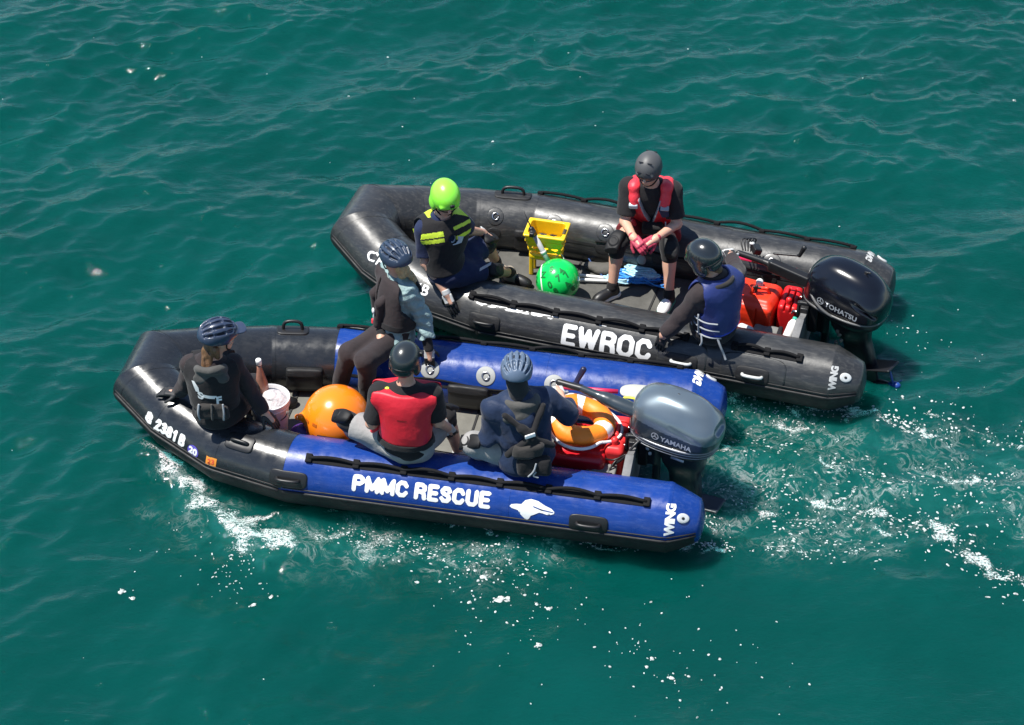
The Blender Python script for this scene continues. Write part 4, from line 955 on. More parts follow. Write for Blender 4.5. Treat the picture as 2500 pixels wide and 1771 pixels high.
def shell_helmet(T, c, F, U, style, m, k=1.0):
    U = nrm(U); F = nrm(F); F = nrm(F-U*(F@U)); Rr = np.cross(F, U); R = np.stack([Rr, F, U], 1); p = lambda a, b, d: c+(Rr*a+F*b+U*d)*k
    if style in ('full', 'water'):
        o = ell(p(0, -.006, .032), np.array((.107, .130, .120))*k, R)
        cutn = nrm(-U+F*.10)
        e = inter(o, half(p(0, .0, -.012), nrm(-U*1+F*-.18)), k=.008)
        ears = [sub(ell(p(x, -.012, -.03), np.array((.026, .056, .058))*k, R), k=.01) for x in (-.088, .088)]
        back = ell(p(0, -.085, -.02), np.array((.075, .045, .055))*k, R)
        brow = cap(p(-.06, .100, .030), p(.06, .100, .030), .013*k)
        sh = union(e, back, *(ears if style == 'water' else []), brow, k=.018)
        sh = sub(sh, ell(p(0, .0, .0), np.array((.086, .112, .10))*k, R), ell(p(0, .10, -.055), np.array((.078, .095, .075))*k, R), half(p(0, 0, -.085), U), k=.006)
        slots = []
        if style == 'full':
            for x in (-.036, .036): slots += [cap(p(x-.015, .062, .134), p(x+.015, .062, .134), .0055*k)]
            for x in (-.036, .036): slots += [cap(p(x-.016, .112, .068), p(x+.016, .112, .068), .0055*k)]
            for x in (-.03, .03): slots += [cap(p(x-.012, -.095, .115), p(x+.012, -.095, .115), .005*k)]
        else:
            for x in (): slots += [cap(p(x, .02, .1475-abs(x)*.30), p(x, -.04, .1475-abs(x)*.34), .0045*k)]
        h = T.add('helmet', mesh(sh, .0055), m)
        for q_ in slots: T.add('helmet_vent', mesh(q_, .0032), M_FOAMB, parent=h)
        T.add('helmet_liner', mesh(inter(ell(p(0, -.004, .026), np.array((.099, .121, .112))*k, R), half(p(0, 0, .0), -U)), .008), M_FOAMB, parent=h)
        T.add('helmet_rim', mesh(inter(sub(off(ell(p(0, -.006, .032), np.array((.107, .130, .120))*k, R), .003), ell(p(0, -.006, .032), np.array((.102, .125, .115))*k, R)), half(p(0, .0, -.006), nrm(U+F*.18)), half(p(0, 0, -.018), nrm(-U-F*.18)), S(lambda P: -((P-(c+F*.02).astype(f32))@F.astype(f32)) if False else np.full(len(P), -1, f32), [-BIG]*3, [BIG]*3)), .005), M_PLAS if style == 'water' else m, parent=h)
    else:
        o = union(ell(p(0, -.010, .036), np.array((.112, .142, .112))*k, R), ell(p(0, -.075, .015), np.array((.092, .075, .075))*k, R), k=.03)
        e = inter(o, half(p(0, .0, -.022), nrm(-U-F*.22)), k=.012)
        if style == 'visor': e = union(e, inter(sq(p(0, .148, .030), np.array((.068, .048, .012))*k, 3, R)), k=.02)
        gr = []
        for i, ph in enumerate((-62, -37, -12.5, 12.5, 37, 62)):
            a = math.radians(ph)
            for y0, y1, zz in ((.105, .045, 0), (.02, -.045, 0), (-.07, -.118, -.022)):
                if abs(ph) > 50 and y0 == .105: y0 = .075
                def q(y):
                    rr = math.sqrt(max(.02, 1-((y+.01)/.142)**2)); return p(math.sin(a)*.107*rr, y, .036+math.cos(a)*.107*rr)
                g_ = cap(q(y0), q(y1), .0125*k, .0100*k); gr.append(g_)
        gr.append(cap(p(-.055, -.125, .012), p(.055, -.125, .012), .012*k))
        sh = sub(e, ell(p(0, .0, .005), np.array((.088, .115, .096))*k, R), *gr, k=.005)
        h = T.add('helmet', mesh(sh, .0045), m)
        T.add('helmet_liner', mesh(inter(ell(p(0, -.010, .034), np.array((.098, .126, .097))*k, R), half(p(0, 0, -.005), -U)), .008), M_FOAMB, parent=h)
    for x in (-1, 1):
        st = smoothpath([p(x*.090, .03, -.005), p(x*.082, .02, -.06), p(x*.045, .055, -.115), p(0, .062, -.128)], 2)
        T.add('chin_strap', tube(st, .0055*k, 6), M_ROPE, parent=h)
    return p, R, h

def person(label, boat, J, F, U=(0, 0, 1), base=None, group=None, skin_=SK, w=1.0):
    B = Body(J); j = B.J; F = nrm(F); U = nrm(U)
    base = base or (j['pel'][0], j['pel'][1], .14)
    T = Thing('person', label, 'person', boat, base, group)
    T.B = B; T.F = F; T.U = U
    hd, hp, hR = head_sdf(j['head'], F, U); T.hp = hp
    parts = [B.trunk(0, w=w), cap(j['neck']-B.up*.03, j['head']-U*.03, .056, .052)]
    for q in ('L', 'R'):
        parts.append(B.arm(q, .050, .041, .029))
        h_ = j['f'+q]-j['w'+q]; parts.append(cap(j['w'+q], j['w'+q]+nrm(h_)*.085, .026, .020))
        parts.append(B.leg(q, .088, .058, .038))
        ft = T_TOE.get((id(J), q), None)
    body = union(union(*parts, k=.03), hd, k=.02)
    T.body = T.add('body', mesh(body, .0075), skin_)
    return T
T_TOE = {}
def gloves(T, q, d, n, side, m, curl=.4, cuff=None, s=1.05, two=None):
    w = T.B.J['w'+q]
    sd = hand_sdf(w, d, n, side, curl, s=s)
    mm = [m, two or m]; dn = nrm(d); nn = nrm(n-dn*(nrm(n)@dn))
    g = T.add('glove', mesh(sd, .0042), mm, fn=(lambda c: (((c-w)@dn < .075) & ((c-w)@nn < -.004)).astype(int)) if two is not None else None)
    if cuff is not None: T.add('glove_cuff', mesh(sub(inter(cap(w-dn*.04, w+dn*.01, .034*s, .034*s), half(w+dn*.008, dn), half(w-dn*.035, -dn)), cap(w-dn*.1, w+dn*.1, .027)), .005), cuff, parent=g)
    return g
def sleeves(T, m, name='shirt', t1=.8, d=.014, rr=(.058, .050, .036), amp=.004, fr=38, cutneck=True, hem=-.10, w=1.0, seed=1, extra=()):
    B = T.B; j = B.J
    tr = B.trunk(d, w=w)
    tr = inter(tr, half(B.at(0, 0, hem), -B.up))
    tr = sub(tr, cap(j['neck']+B.up*.012, j['head'], .062, .07), k=.01)
    arms = []
    for q in 'LR':
        a = B.arm(q, rr[0], rr[1], rr[2], t1=t1+.12 if t1 < 1.9 else t1, d=.006)
        if t1 <= 1: p = lerp(j['s'+q], j['e'+q], t1); a = inter(a, half(p, nrm(j['e'+q]-j['s'+q])))
        elif t1 < 2: p = lerp(j['e'+q], j['w'+q], t1-1); a = inter(a, S((lambda p=p, n=nrm(j['w'+q]-j['e'+q]), e=j['e'+q]: (lambda P: np.where(((P-e.astype(f32))@n.astype(f32)) > 0, (P-p.astype(f32))@n.astype(f32), f32(-.05))))(), [-BIG]*3, [BIG]*3))
        arms.append(a)
    sdf = union(tr, *arms, *extra, k=.03)
    sdf = disp(sdf, wrinkle(amp, fr, seed), .012)
    return T.add(name, mesh(sdf, .0075), m)
def trousers(T, m, name='trousers', t1=1.9, rr=(.105, .080, .058), top=.10, amp=.004, fr=30, seed=2, w=1.0):
    B = T.B; j = B.J
    legs = []
    for q in 'LR':
        a = B.leg(q, rr[0], rr[1], rr[2], t1=2 if t1 > 1 else 1)
        if t1 <= 1: a = inter(a, half(lerp(j['h'+q], j['k'+q], t1), nrm(j['k'+q]-j['h'+q])))
        legs.append(a)
    hips = inter(B.trunk(.018, w=w), half(B.at(0, 0, top), B.up))
    return T.add(name, mesh(disp(union(hips, *legs, k=.035), wrinkle(amp, fr, seed), .012), .008), m)
def vest_sdf(T, d=.045, c0=.10, c1=.44, arm=.088, neck=.082, w=1.0, k=.012):
    B = T.B; j = B.J
    v = B.trunk(d, w=w)
    v = inter(v, half(B.at(0, 0, c0), -B.up), half(B.at(0, 0, c1+.09), B.up), k=k)
    cut = []
    for q, sg in (('L', -1), ('R', 1)):
        a = j['s'+q]; cut += [cap(a+B.R1*sg*.045-B.up*.03, lerp(a, j['e'+q], .7)+B.R1*sg*.02, arm, arm), cap(a+B.R1*sg*.07+B.up*.05, a+B.R1*sg*.07-B.up*.12, .07), cap(a+B.R1*sg*.02, a+B.R1*sg*.2, .088)]
    v = sub(v, *cut, cap(j['neck']+B.up*.02, j['head'], neck, neck+.02), k=k)
    return disp(v, wrinkle(.0035, 24, int(c0*100)), .01)
def kneepad(T, q, m=None, s=1.0):
    j = T.B.J; k = j['k'+q]; dt = nrm(k-j['h'+q]); ds = nrm(j['a'+q]-k); fwd = nrm(dt-ds); s_ = nrm(np.cross(fwd, ds)); R = np.stack([s_, ds, fwd], 1)
    sl = T.add('knee_pad', mesh(union(cap(k-dt*.05, k, .072*s, .070*s), cap(k, k+ds*.07, .068*s, .062*s), k=.02), .007), C_BLK)
    cp = union(sq(k+fwd*.055+ds*.005, np.array((.056, .078, .034))*s, 3, R), k=.01)
    cp = sub(union(cp, torus(k+fwd*.082, fwd, .030*s, .007), k=.006), torus(k+fwd*.086+ds*.0, fwd, .044*s, .004), k=.004)
    T.add('knee_cap', mesh(cp, .0055), m or mat('matt_black_shell', (.010, .010, .011), .6, spec=.3), parent=sl)
def feet(T, q, toe, m, sole, U=(0, 0, 1), two=None):
    a = T.B.J['a'+q]; up, so_, P = shoe_sdf(a, toe, U)
    sdf = up
    tn = nrm(toe)
    o = T.add('shoe', mesh(sdf, .006), [m, two or m], fn=(lambda c: ((c-a)@tn > .055).astype(int)) if two is not None else None)
    T.add('sole', mesh(so_, .006), sole, parent=o)
def band(T, name, pts, wd, th, m, parent=None, up=(0, 0, 1)):
    v, f = tube([V3(*p) for p in pts], wd, 8, flat=th/wd, up=up); return T.add(name, (v, f), m, parent=parent)
def strap_on(T, sdf_tree, name, pts, r, m, parent=None):
    return T.add(name, tube(smoothpath(pts, 2), r, 6), m, parent=parent)
def lettering_on(T, vf, name, body, size, org, xd, yd, m, parent=None, bold=.03):
    return T.add(name, project(text_mesh(body, size, bold, .02), bvh(vf), org, xd, yd, .003), m, parent=parent)
def add_eyes(T):
    for x in (-.031, .031): T.add('eye', mesh(ell(T.hp(x, .080, .004), (.012, .012, .012)), .003), EYE, parent=T.body)
# joints of each person in the coordinates of their boat (aft, away, up), metres
def J_(**k): return k
def nose(F): return nrm(F)

# 1 --- bow of the blue boat, back to the camera, black hoodie and black vest
J = J_(pel=(-1.59, -.53, .62), neck=(-1.584, -.545, 1.12), head=(-1.515, -.515, 1.30), hL=(-1.65, -.50, .62), hR=(-1.48, -.47, .62), sL=(-1.746, -.528, 1.03), sR=(-1.462, -.463, 1.03),
       eL=(-1.83, -.467, .78), wL=(-1.905, -.43, .655), fL=(-2.02, -.42, .64), eR=(-1.36, -.43, .78), wR=(-1.25, -.47, .61), fR=(-1.17, -.49, .54),
       kL=(-1.62, -.10, .52), kR=(-1.46, -.08, .52), aL=(-1.55, .10, .23), aR=(-1.38, .12, .23))
F = (.82, .55, -.18)
T = person('person in black hoodie and navy bicycle helmet sitting at the bow of the blue boat', BA, J, F, w=.94)
sleeves(T, C_BRN, 'hoodie', t1=1.98, rr=(.064, .054, .044), amp=.006, seed=3, w=.94)
trousers(T, C_BLK, amp=.005, w=.94)
v = mesh(vest_sdf(T, .040, .10, .40, w=.94), .0075)
vo = T.add('buoyancy_vest', v, C_BLK); tv = bvh(v); B = T.B
hood = union(torus(B.at(0, -.055, .455), nrm(B.up+B.f1*.5), .098, .030), ell(B.at(0, -.115, .41), (.13, .034, .070), B.fr1), k=.03)
T.add('hood', mesh(disp(hood, wrinkle(.005, 40, 2)), .007), C_HOOD)
for body, a, c, sz in (('S', -.075, .27, .085), ('F', .055, .235, .085)):
    T.add('vest_lettering', project(text_mesh(body, sz, .05, .02), tv, B.at(a, -.3, c), B.R1, B.up, .003, .05), M_WHITE, parent=vo)
T.add('reflective_bar', project(poly_mesh([(-.05, -.010), (.05, -.022), (.05, -.006), (-.05, .006)]), tv, B.at(-.01, -.3, .285), B.R1, B.up, .003, .05), M_WHITE, parent=vo)
T.add('reflective_bar', project(poly_mesh([(-.05, .0), (.04, -.008), (.04, .004), (-.05, .012)]), tv, B.at(-.012, -.3, .262), B.R1, B.up, .003, .05), M_WHITE, parent=vo)
T.add('reflective_bar', project(poly_mesh([(-.012, -.045), (.016, -.045), (.012, .0), (-.016, .045), (-.036, .04)]), tv, B.at(-.098, -.3, .345), B.R1, B.up, .003, .05), M_WHITE, parent=vo)
T.add('waist_pouch', mesh(disp(rbox(B.at(0, -.160, .14), (.12, .03, .055), .025, B.fr0), wrinkle(.012, 44, 4)), .006), C_DK, parent=vo)
for a in (-.09, .0, .08): T.add('buckle_strap', tube(smoothpath([B.at(a, -.18, .22), B.at(a*1.1, -.205, .15), B.at(a, -.19, .08)], 2), .008, 6), M_STRAPG if a else C_HOOD, parent=vo)
shell_helmet(T, T.B.J['head']+V3(0, 0, .005), nose(F), nrm((.0, .0, 1)), 'visor', HELM['navy'])
hr = disp(union(cap(T.hp(0, -.06, -.06), T.hp(.0, -.09, -.12), .055, .05), cap(T.hp(-.01, -.085, -.10), B.at(-.03, -.10, .40), .050, .032), cap(T.hp(.06, -.05, -.06), T.hp(.06, -.05, -.13), .03, .02), k=.02), wrinkle(.006, 90, 9, (1, 0, 0)), .012)
T.add('hair', mesh(hr, .006), HAIR_B)
gloves(T, 'L', (-.95, .10, -.08), (.1, .1, -1), +1, C_GLV, .35); gloves(T, 'R', (.55, -.05, -.6), (-.5, .2, -.8), -1, C_GLV, .25)
feet(T, 'L', (.7, .7, 0), M_PLAS, M_PLAS); feet(T, 'R', (.8, .5, 0), M_PLAS, M_PLAS); add_eyes(T)

# 2 --- woman on the far tube of the blue boat, teal jacket
J = J_(pel=(-.523, .575, .625), neck=(-.513, .65, 1.12), head=(-.522, .632, 1.31), sL=(-.425, .555, 1.085), sR=(-.60, .79, 1.07), eL=(-.32, .585, .84), wL=(-.25, .495, .61), fL=(-.23, .46, .50),
       eR=(-.63, .66, .84), wR=(-.60, .45, .72), fR=(-.60, .36, .70), hL=(-.56, .49, .62), hR=(-.58, .655, .62), kL=(-.655, .17, .68), kR=(-.80, .25, .67), aL=(-.66, .215, .25), aR=(-.925, .29, .23))
F = (-.72, .52, -.15)
T = person('person in pale teal jacket with blond braid, sitting between the two boats', BA, J, F, base=(-.6, .55, .14), w=.88)
B = T.B
sleeves(T, C_TEAL, 'jacket', t1=1.66, d=.022, rr=(.070, .064, .052), amp=.012, fr=70, hem=-.17, seed=5, w=.92)
for q in 'LR': T.add('cuff', mesh(cap(lerp(B.J['e'+q], B.J['w'+q], .55), B.J['w'+q], .041, .037), .006), C_BLK)
trousers(T, C_BRN, amp=.005, w=.9, rr=(.10, .078, .058))
v = mesh(inter(sub(vest_sdf(T, .058, .13, .43, arm=.095, neck=.075, w=.88), rbox(B.at(0, .18, .30), (.018, .2, .2), .01, B.fr1))), .007)
vo = T.add('inflatable_vest', v, [C_BLK, C_BRN], fn=lambda c: ((c-B.at(0, 0, 0))@B.f1 > .05).astype(int))
for q in (-1, 1):
    T.add('harness_yoke', mesh(union(cap(B.at(q*.075, .14, .15), B.at(q*.085, .15, .34), .038, .036), cap(B.at(q*.085, .15, .34), B.at(q*.085, .02, .49), .036, .03), cap(B.at(q*.085, .02, .49), B.at(q*.04, -.09, .47), .03, .028), k=.02), .007), C_BRN, parent=vo)
T.add('waist_belt', mesh(inter(B.trunk(.060, w=.9), half(B.at(0, 0, .185), B.up), half(B.at(0, 0, .135), -B.up)), .007), C_BLK, parent=vo)
T.add('vest_light', mesh(ell(B.at(-.085, .192, .28), (.018, .010, .024), B.fr1), .004), M_WHITE, parent=vo)
T.add('pull_tab', mesh(rbox(B.at(.06, .175, .09), (.014, .012, .022), .008, B.fr1), .004), C_RED2, parent=vo)
shell_helmet(T, T.B.J['head']+V3(0, 0, .003), nose((-.70, .62, -.1)), (0, 0, 1), 'bike', HELM['dnavy'])
br = [T.hp(.02, -.085, -.06), T.hp(.05, -.13, -.12), B.at(-.05, -.14, .42), B.at(-.085, -.165, .30), B.at(-.10, -.16, .18)]
bp = smoothpath(br, 2); ln = len(bp)
hr = union(*[ell(lerp(bp[int(i)], bp[min(int(i)+1, ln-1)], i % 1)+B.R1*.010*(1 if k % 2 else -1), (.026, .026, .030)) for k, i in enumerate(np.linspace(0, ln-1, 17))], k=.012)
T.add('braid', mesh(disp(union(hr, cap(T.hp(0, -.07, -.05), T.hp(0, -.08, -.10), .05, .04), k=.01), wrinkle(.004, 120, 3), .01), .0055), HAIR_Y)
gloves(T, 'L', (.1, -.25, -.95), (.0, .35, -.9), 1, C_GLV, .25, two=C_GLVW, s=.95); gloves(T, 'R', (-.3, -.6, -.4), (0, 0, -1), -1, C_GLV, .3, s=.95)
feet(T, 'L', (-.4, -.9, 0), M_PLAS, M_PLAS); feet(T, 'R', (-.5, -.85, 0), M_PLAS, M_PLAS); add_eyes(T)

# 3 --- red vest, back to the camera
J = J_(pel=(-.155, -.635, .63), neck=(-.144, -.605, 1.15), head=(-.142, -.607, 1.365), sL=(-.330, -.637, 1.075), sR=(.034, -.584, 1.075), eL=(-.385, -.69, .83), wL=(-.30, -.50, .75), fL=(-.22, -.42, .70),
       eR=(.072, -.585, .835), wR=(.098, -.43, .66), fR=(.125, -.39, .56), hL=(-.245, -.63, .63), hR=(-.065, -.63, .63), kL=(-.630, -.50, .665), kR=(.05, -.24, .61), aL=(-.60, -.29, .24), aR=(.13, -.20, .225))
F = (.10, .97, -.22)
T = person('person with back turned in bright red vest, sitting on the near blue tube', BA, J, F, base=(-.15, -.5, .14))
B = T.B
sleeves(T, C_BLK, 'shirt', t1=.86, rr=(.072, .068, .05), amp=.006, fr=30, hem=-.16, seed=7)
trousers(T, C_GREY, 'trousers', t1=.76, rr=(.115, .095, .07), top=-.02, amp=.010, seed=4)
v = mesh(vest_sdf(T, .048, .10, .415, arm=.092, neck=.088), .007)
vo = T.add('buoyancy_vest', v, C_RED)
hem = mesh(inter(B.trunk(.052), half(B.at(0, 0, .105), B.up), half(B.at(0, 0, .055), -B.up)), .008)
T.add('vest_hem', hem, C_BLK, parent=vo)
T.add('vest_label', project(poly_mesh([(-.035, -.004), (.035, -.004), (.035, .004), (-.035, .004)]), bvh(v), B.at(0, -.3, .33), B.R1, B.up, .002, .05), mat('dark_red_print', (.25, .01, .01), .7), parent=vo)
T.add('side_flap', mesh(disp(rbox(B.at(-.225, .03, .19), (.03, .05, .12), .02, B.fr1), wrinkle(.006, 50, 6)), .006), C_RED2, parent=vo)
T.add('side_buckle', mesh(rbox(B.at(-.235, -.03, .21), (.030, .012, .012), .005, B.fr1), .004), M_STRAPG, parent=vo)
T.add('shoulder_tab', mesh(ell(B.at(-.13, -.03, .50), (.02, .016, .014), B.fr1), .004), C_YEL, parent=vo)
h = shell_helmet(T, B.J['head'], F, (0, 0, 1), 'water', HELM['blackg'])
hc, hR, ho = h
T.add('helmet_mount', mesh(union(rbox(hc(.105, .04, .06), (.014, .02, .018), .006, hR), rbox(hc(-.108, .0, .04), (.008, .02, .015), .004, hR)), .004) if False else mesh(rbox(hc(.105, .04, .06), (.014, .02, .018), .006, hR), .004), M_PLAS, parent=ho)
gloves(T, 'L', (.6, .6, -.3), (0, 0, -1), 1, C_GLV, .4); gloves(T, 'R', (.25, .35, -.85), (.0, .4, -.4), -1, C_GLV, .4, two=C_GLVW)
kneepad(T, 'L'); kneepad(T, 'R')
feet(T, 'L', (-.2, .95, 0), M_PLAS, M_WHITE); feet(T, 'R', (.5, .75, 0), C_GLVW, M_WHITE, two=M_PLAS)

# 4 --- navy jacket, steering the blue boat
J = J_(pel=(.695, -.585, .63), neck=(.654, -.546, 1.15), head=(.625, -.530, 1.33), sL=(.487, -.612, 1.06), sR=(.812, -.45, 1.055), eL=(.455, -.635, .81), wL=(.53, -.48, .735), fL=(.56, -.40, .70),
       eR=(.968, -.352, .855), wR=(.856, -.10, .82), fR=(.79, .055, .80), hL=(.605, -.575, .63), hR=(.785, -.545, .63), kL=(.335, -.62, .70), kR=(.70, -.16, .61), aL=(.40, -.30, .24), aR=(.72, -.08, .24))
F = (-.18, .95, -.2)
T = person('person in navy jacket and slate blue helmet steering the blue boat', BA, J, F, base=(.65, -.5, .14), w=1.1)
B = T.B
sleeves(T, C_NAVJ, 'jacket', t1=1.45, d=.024, rr=(.078, .070, .056), amp=.012, fr=32, hem=-.18, seed=9, w=1.12)
trousers(T, C_GREY, t1=1.9, rr=(.115, .088, .062), top=-.05, amp=.006, seed=6)
col = union(torus(B.at(0, -.02, .475), nrm(B.up+B.f1*.25), .098, .036), ell(B.at(0, -.10, .41), (.15, .045, .075), B.fr1), k=.04)
T.add('hood', mesh(disp(col, wrinkle(.006, 36, 3)), .007), C_HOOD)
T.add('neck_gaiter', mesh(cap(B.at(0, -.02, .47), T.hp(0, -.03, -.06), .072, .075), .007), cloth('dark_gaiter_cloth', (.03, .031, .033)))
ha = union(cap(B.at(-.03, -.19, .36), B.at(.05, -.20, .26), .035), cap(B.at(-.15, -.15, .47), B.at(.04, -.205, .30), .022), cap(B.at(.13, -.13, .48), B.at(.04, -.205, .30), .022), cap(B.at(.04, -.205, .28), B.at(-.12, -.17, .14), .026), cap(B.at(.04, -.205, .28), B.at(.19, -.15, .17), .026), k=.02)
vo = T.add('harness', mesh(disp(ha, wrinkle(.003, 60, 3)), .007), C_BLK)
T.add('harness_pouch', mesh(disp(rbox(B.at(.02, -.20, .18), (.105, .035, .055), .03, B.fr0), wrinkle(.012, 40, 8)), .006), C_DK, parent=vo)
T.add('back_label', mesh(rbox(B.at(.02, -.238, .325), (.038, .005, .016), .004, B.fr1@rotm(0, -8, 0)), .004), M_WHITE, parent=vo)
T.add('lower_pouch', mesh(disp(rbox(B.at(.07, -.19, .04), (.12, .04, .08), .035, B.fr0), wrinkle(.006, 40, 2)), .007), C_BLK, parent=vo)
T.add('strap_end', tube(smoothpath([B.at(.08, -.235, .09), B.at(.07, -.245, .03), B.at(.03, -.235, -.02)], 2), .007, 6), M_STRAPG, parent=vo)
T.add('strap_end', tube(smoothpath([B.at(.085, -.235, .02), B.at(.06, -.24, -.01), B.at(.10, -.235, -.03)], 2), .007, 6), M_STRAPG, parent=vo)
shell_helmet(T, B.J['head'], F, (0, .08, 1), 'bike', HELM['blue'])
gloves(T, 'L', (.2, .8, -.3), (0, 0, -1), 1, C_GLV, .4); gloves(T, 'R', (-.35, .85, -.15), (.0, -.1, -1), -1, C_GLVW, .8)
kneepad(T, 'L')
feet(T, 'L', (-.1, 1, 0), M_PLAS, M_PLAS); feet(T, 'R', (.1, 1, 0), M_PLAS, M_PLAS)

# 5 --- lime helmet at the bow of the black boat
J = J_(pel=(-1.375, -.635, .62), neck=(-1.385, -.655, 1.12), head=(-1.345, -.668, 1.305), sR=(-1.50, -.725, 1.03), sL=(-1.285, -.53, 1.03), eR=(-1.485, -.765, .74), wR=(-1.30, -.82, .52), fR=(-1.225, -.86, .42),
       eL=(-1.265, -.384, .84), wL=(-1.21, -.19, .70), fL=(-1.13, -.17, .645), hR=(-1.33, -.71, .62), hL=(-1.33, -.55, .62), kL=(-1.174, -.199, .60), kR=(-1.075, -.409, .50), aL=(-1.177, .074, .235), aR=(-1.02, -.03, .235))
F = (.50, -.66, -.42); U = nrm((.18, -.25, .95))
T = person('person in lime green helmet and navy shorts sitting at the bow of the black boat', BB, J, F, U, base=(-1.25, -.5, .14))
B = T.B
sleeves(T, C_NAVY, 'shirt', t1=.80, rr=(.070, .066, .05), amp=.007, fr=34, hem=-.12, seed=11)
trousers(T, C_NAVY, 'shorts', t1=.80, rr=(.112, .098, .07), top=.02, amp=.006, seed=8)
v = mesh(sub(vest_sdf(T, .050, .06, .44, arm=.086, neck=.082), cap(B.at(0, .28, .44), B.at(0, .12, .36), .05, .03), k=.01), .0065)
def yel(c):
    q = c-B.J['pel']; a, b, h = q@B.R1, q@B.f1, q@B.up; s_ = h-.35*b
    r = (a > .045) & (((s_ > .375) & (s_ < .420)) | ((s_ > .325) & (s_ < .362)) | ((b < .0) & (h > .42) & (a < .11))) & (h > .28)
    l = (a < -.045) & (((s_ > .40) & (s_ < .43)) | ((s_ > .31) & (s_ < .345)) | ((b < .05) & (h > .46))) & (h > .26)
    return np.where(r | l, 1, 0)
vo = T.add('buoyancy_vest', v, [C_BLK, C_YEL], fn=yel); tv = bvh(v)
T.add('shoulder_strap', mesh(cap(B.at(.10, -.15, .40), B.at(.11, -.12, .47), .016), .005), C_ORG, parent=vo)
T.add('reflective_patch', project(poly_mesh([(-.05, -.03), (.03, -.045), (.055, .0), (.0, .032), (-.06, .02)]), tv, B.at(.01, .35, .36), -B.R1, B.up, .003, .05), C_REFL, parent=vo)
T.add('reflective_patch', project(poly_mesh([(-.05, -.03), (.05, .0), (.055, .03), (-.045, .0)]), tv, B.at(-.03, .35, .11), -B.R1, B.up, .003, .05), C_REFL, parent=vo)
hc, hR, ho = shell_helmet(T, B.J['head']+nrm(U)*.004, F, U, 'water', HELM['green'], k=1.06)
T.add('lamp_mount', mesh(rbox(hc(-.01, .125, .055), (.018, .008, .016), .005, hR), .004), M_PLAS, parent=ho)
T.add('sunglasses', mesh(union(ell(T.hp(-.033, .093, .004), (.030, .013, .018), T.hp and np.stack([np.cross(nrm(F), U), nrm(F), U], 1)), ell(T.hp(.033, .093, .004), (.030, .013, .018), np.stack([np.cross(nrm(F), U), nrm(F), U], 1)), cap(T.hp(-.07, .07, .008), T.hp(.07, .07, .008), .006), k=.004), .004), M_LENS)
gloves(T, 'R', (.45, -.25, -.85), (.2, .8, -.5), -1, C_GLV, .15, cuff=C_GLVW, two=C_GLVW); gloves(T, 'L', (.75, .1, -.55), (-.3, -.2, -.9), 1, C_GLV, .5, cuff=C_GLVW)
kneepad(T, 'L'); kneepad(T, 'R')
for q in 'LR':
    k_, a_ = B.J['k'+q], B.J['a'+q]
    T.add('sock', mesh(cap(lerp(k_, a_, .84), a_, .046, .044), .007), C_BLK)
feet(T, 'L', (.85, -.4, 0), mat('tan_shoe', (.32, .27, .22), .7), M_PLAS); feet(T, 'R', (.97, -.15, 0), MATS['tan_shoe'], M_PLAS, two=M_PLAS)

# 6 --- man on the far tube of the black boat, elbows on his knees
J = J_(pel=(.03, .49, .635), neck=(.042, .265, 1.13), head=(.040, .175, 1.315), sR=(-.128, .27, 1.055), sL=(.200, .328, 1.055), eR=(-.13, .16, .80), wR=(-.006, -.035, .80), fR=(.076, -.10, .77),
       eL=(.272, .25, .80), wL=(.163, .0, .80), fL=(.10, -.08, .77), hR=(-.062, .47, .64), hL=(.122, .47, .64), kR=(-.172, .11, .605), kL=(.24, .18, .605), aR=(-.18, .025, .235), aL=(.283, .058, .235))
F = (-.06, -.95, -.22); U = nrm((-.02, -.22, .97))
T = person('person in red vest facing the camera with elbows on knees, on the far black tube', BB, J, F, U, base=(.03, .35, .14), w=1.08)
B = T.B
sleeves(T, C_BLK, 'shirt', t1=.80, rr=(.074, .070, .05), amp=.006, fr=28, hem=.06, seed=13, w=1.04)
trousers(T, C_REDSH, 'shorts', t1=.62, rr=(.115, .10, .07), top=.12, amp=.006, seed=10)
vs = vest_sdf(T, .052, .15, .40, arm=.098, neck=.085, w=1.08)
wedge = S(lambda P: np.maximum(np.abs((P-B.at(0, 0, 0).astype(f32))@B.R1.astype(f32))-(f32(.006)+f32(.26)*np.maximum((P-B.at(0, 0, .20).astype(f32))@B.up.astype(f32), 0)), -((P-B.at(0, 0, 0).astype(f32))@B.f1.astype(f32))), [-BIG]*3, [BIG]*3)
side_cut = [inter(half(B.at(q*.150, 0, 0), -q*B.R1), half(B.at(0, 0, .30), -B.up)) for q in (-1, 1)]
v = mesh(sub(vs, wedge, *side_cut, inter(half(B.at(0, -.01, 0), B.f1), half(B.at(0, 0, .385), -B.up))), .007)
vo = T.add('buoyancy_vest', v, [C_RED, M_STRAPG], fn=lambda c: (((np.abs((c-B.at(0, 0, 0))@B.R1)-(.014+.26*np.maximum((c-B.at(0, 0, .20))@B.up, 0))) < .0) & ((c-B.at(0, 0, 0))@B.f1 > .02)).astype(int))
for q in (-1, 1):
    T.add('shoulder_pad', mesh(disp(union(cap(B.at(q*.125, -.06, .47), B.at(q*.13, .03, .535), .052, .048), cap(B.at(q*.13, .03, .535), B.at(q*.118, .13, .44), .048, .040), k=.02), wrinkle(.005, 50, 3+q)), .006), C_RED2, parent=vo)
T.add('reflective_band', mesh(rbox(B.at(.125, .15, .435), (.036, .020, .026), .012, B.fr1), .005), C_REFL, parent=vo)
T.add('radio_pouch', mesh(rbox(B.at(-.12, .165, .40), (.032, .022, .055), .012, B.fr1@rotm(0, 12, 0)), .005), C_NAVY, parent=vo)
T.add('pouch_band', mesh(rbox(B.at(-.125, .168, .455), (.034, .022, .008), .005, B.fr1), .004), M_STRAPG, parent=vo)
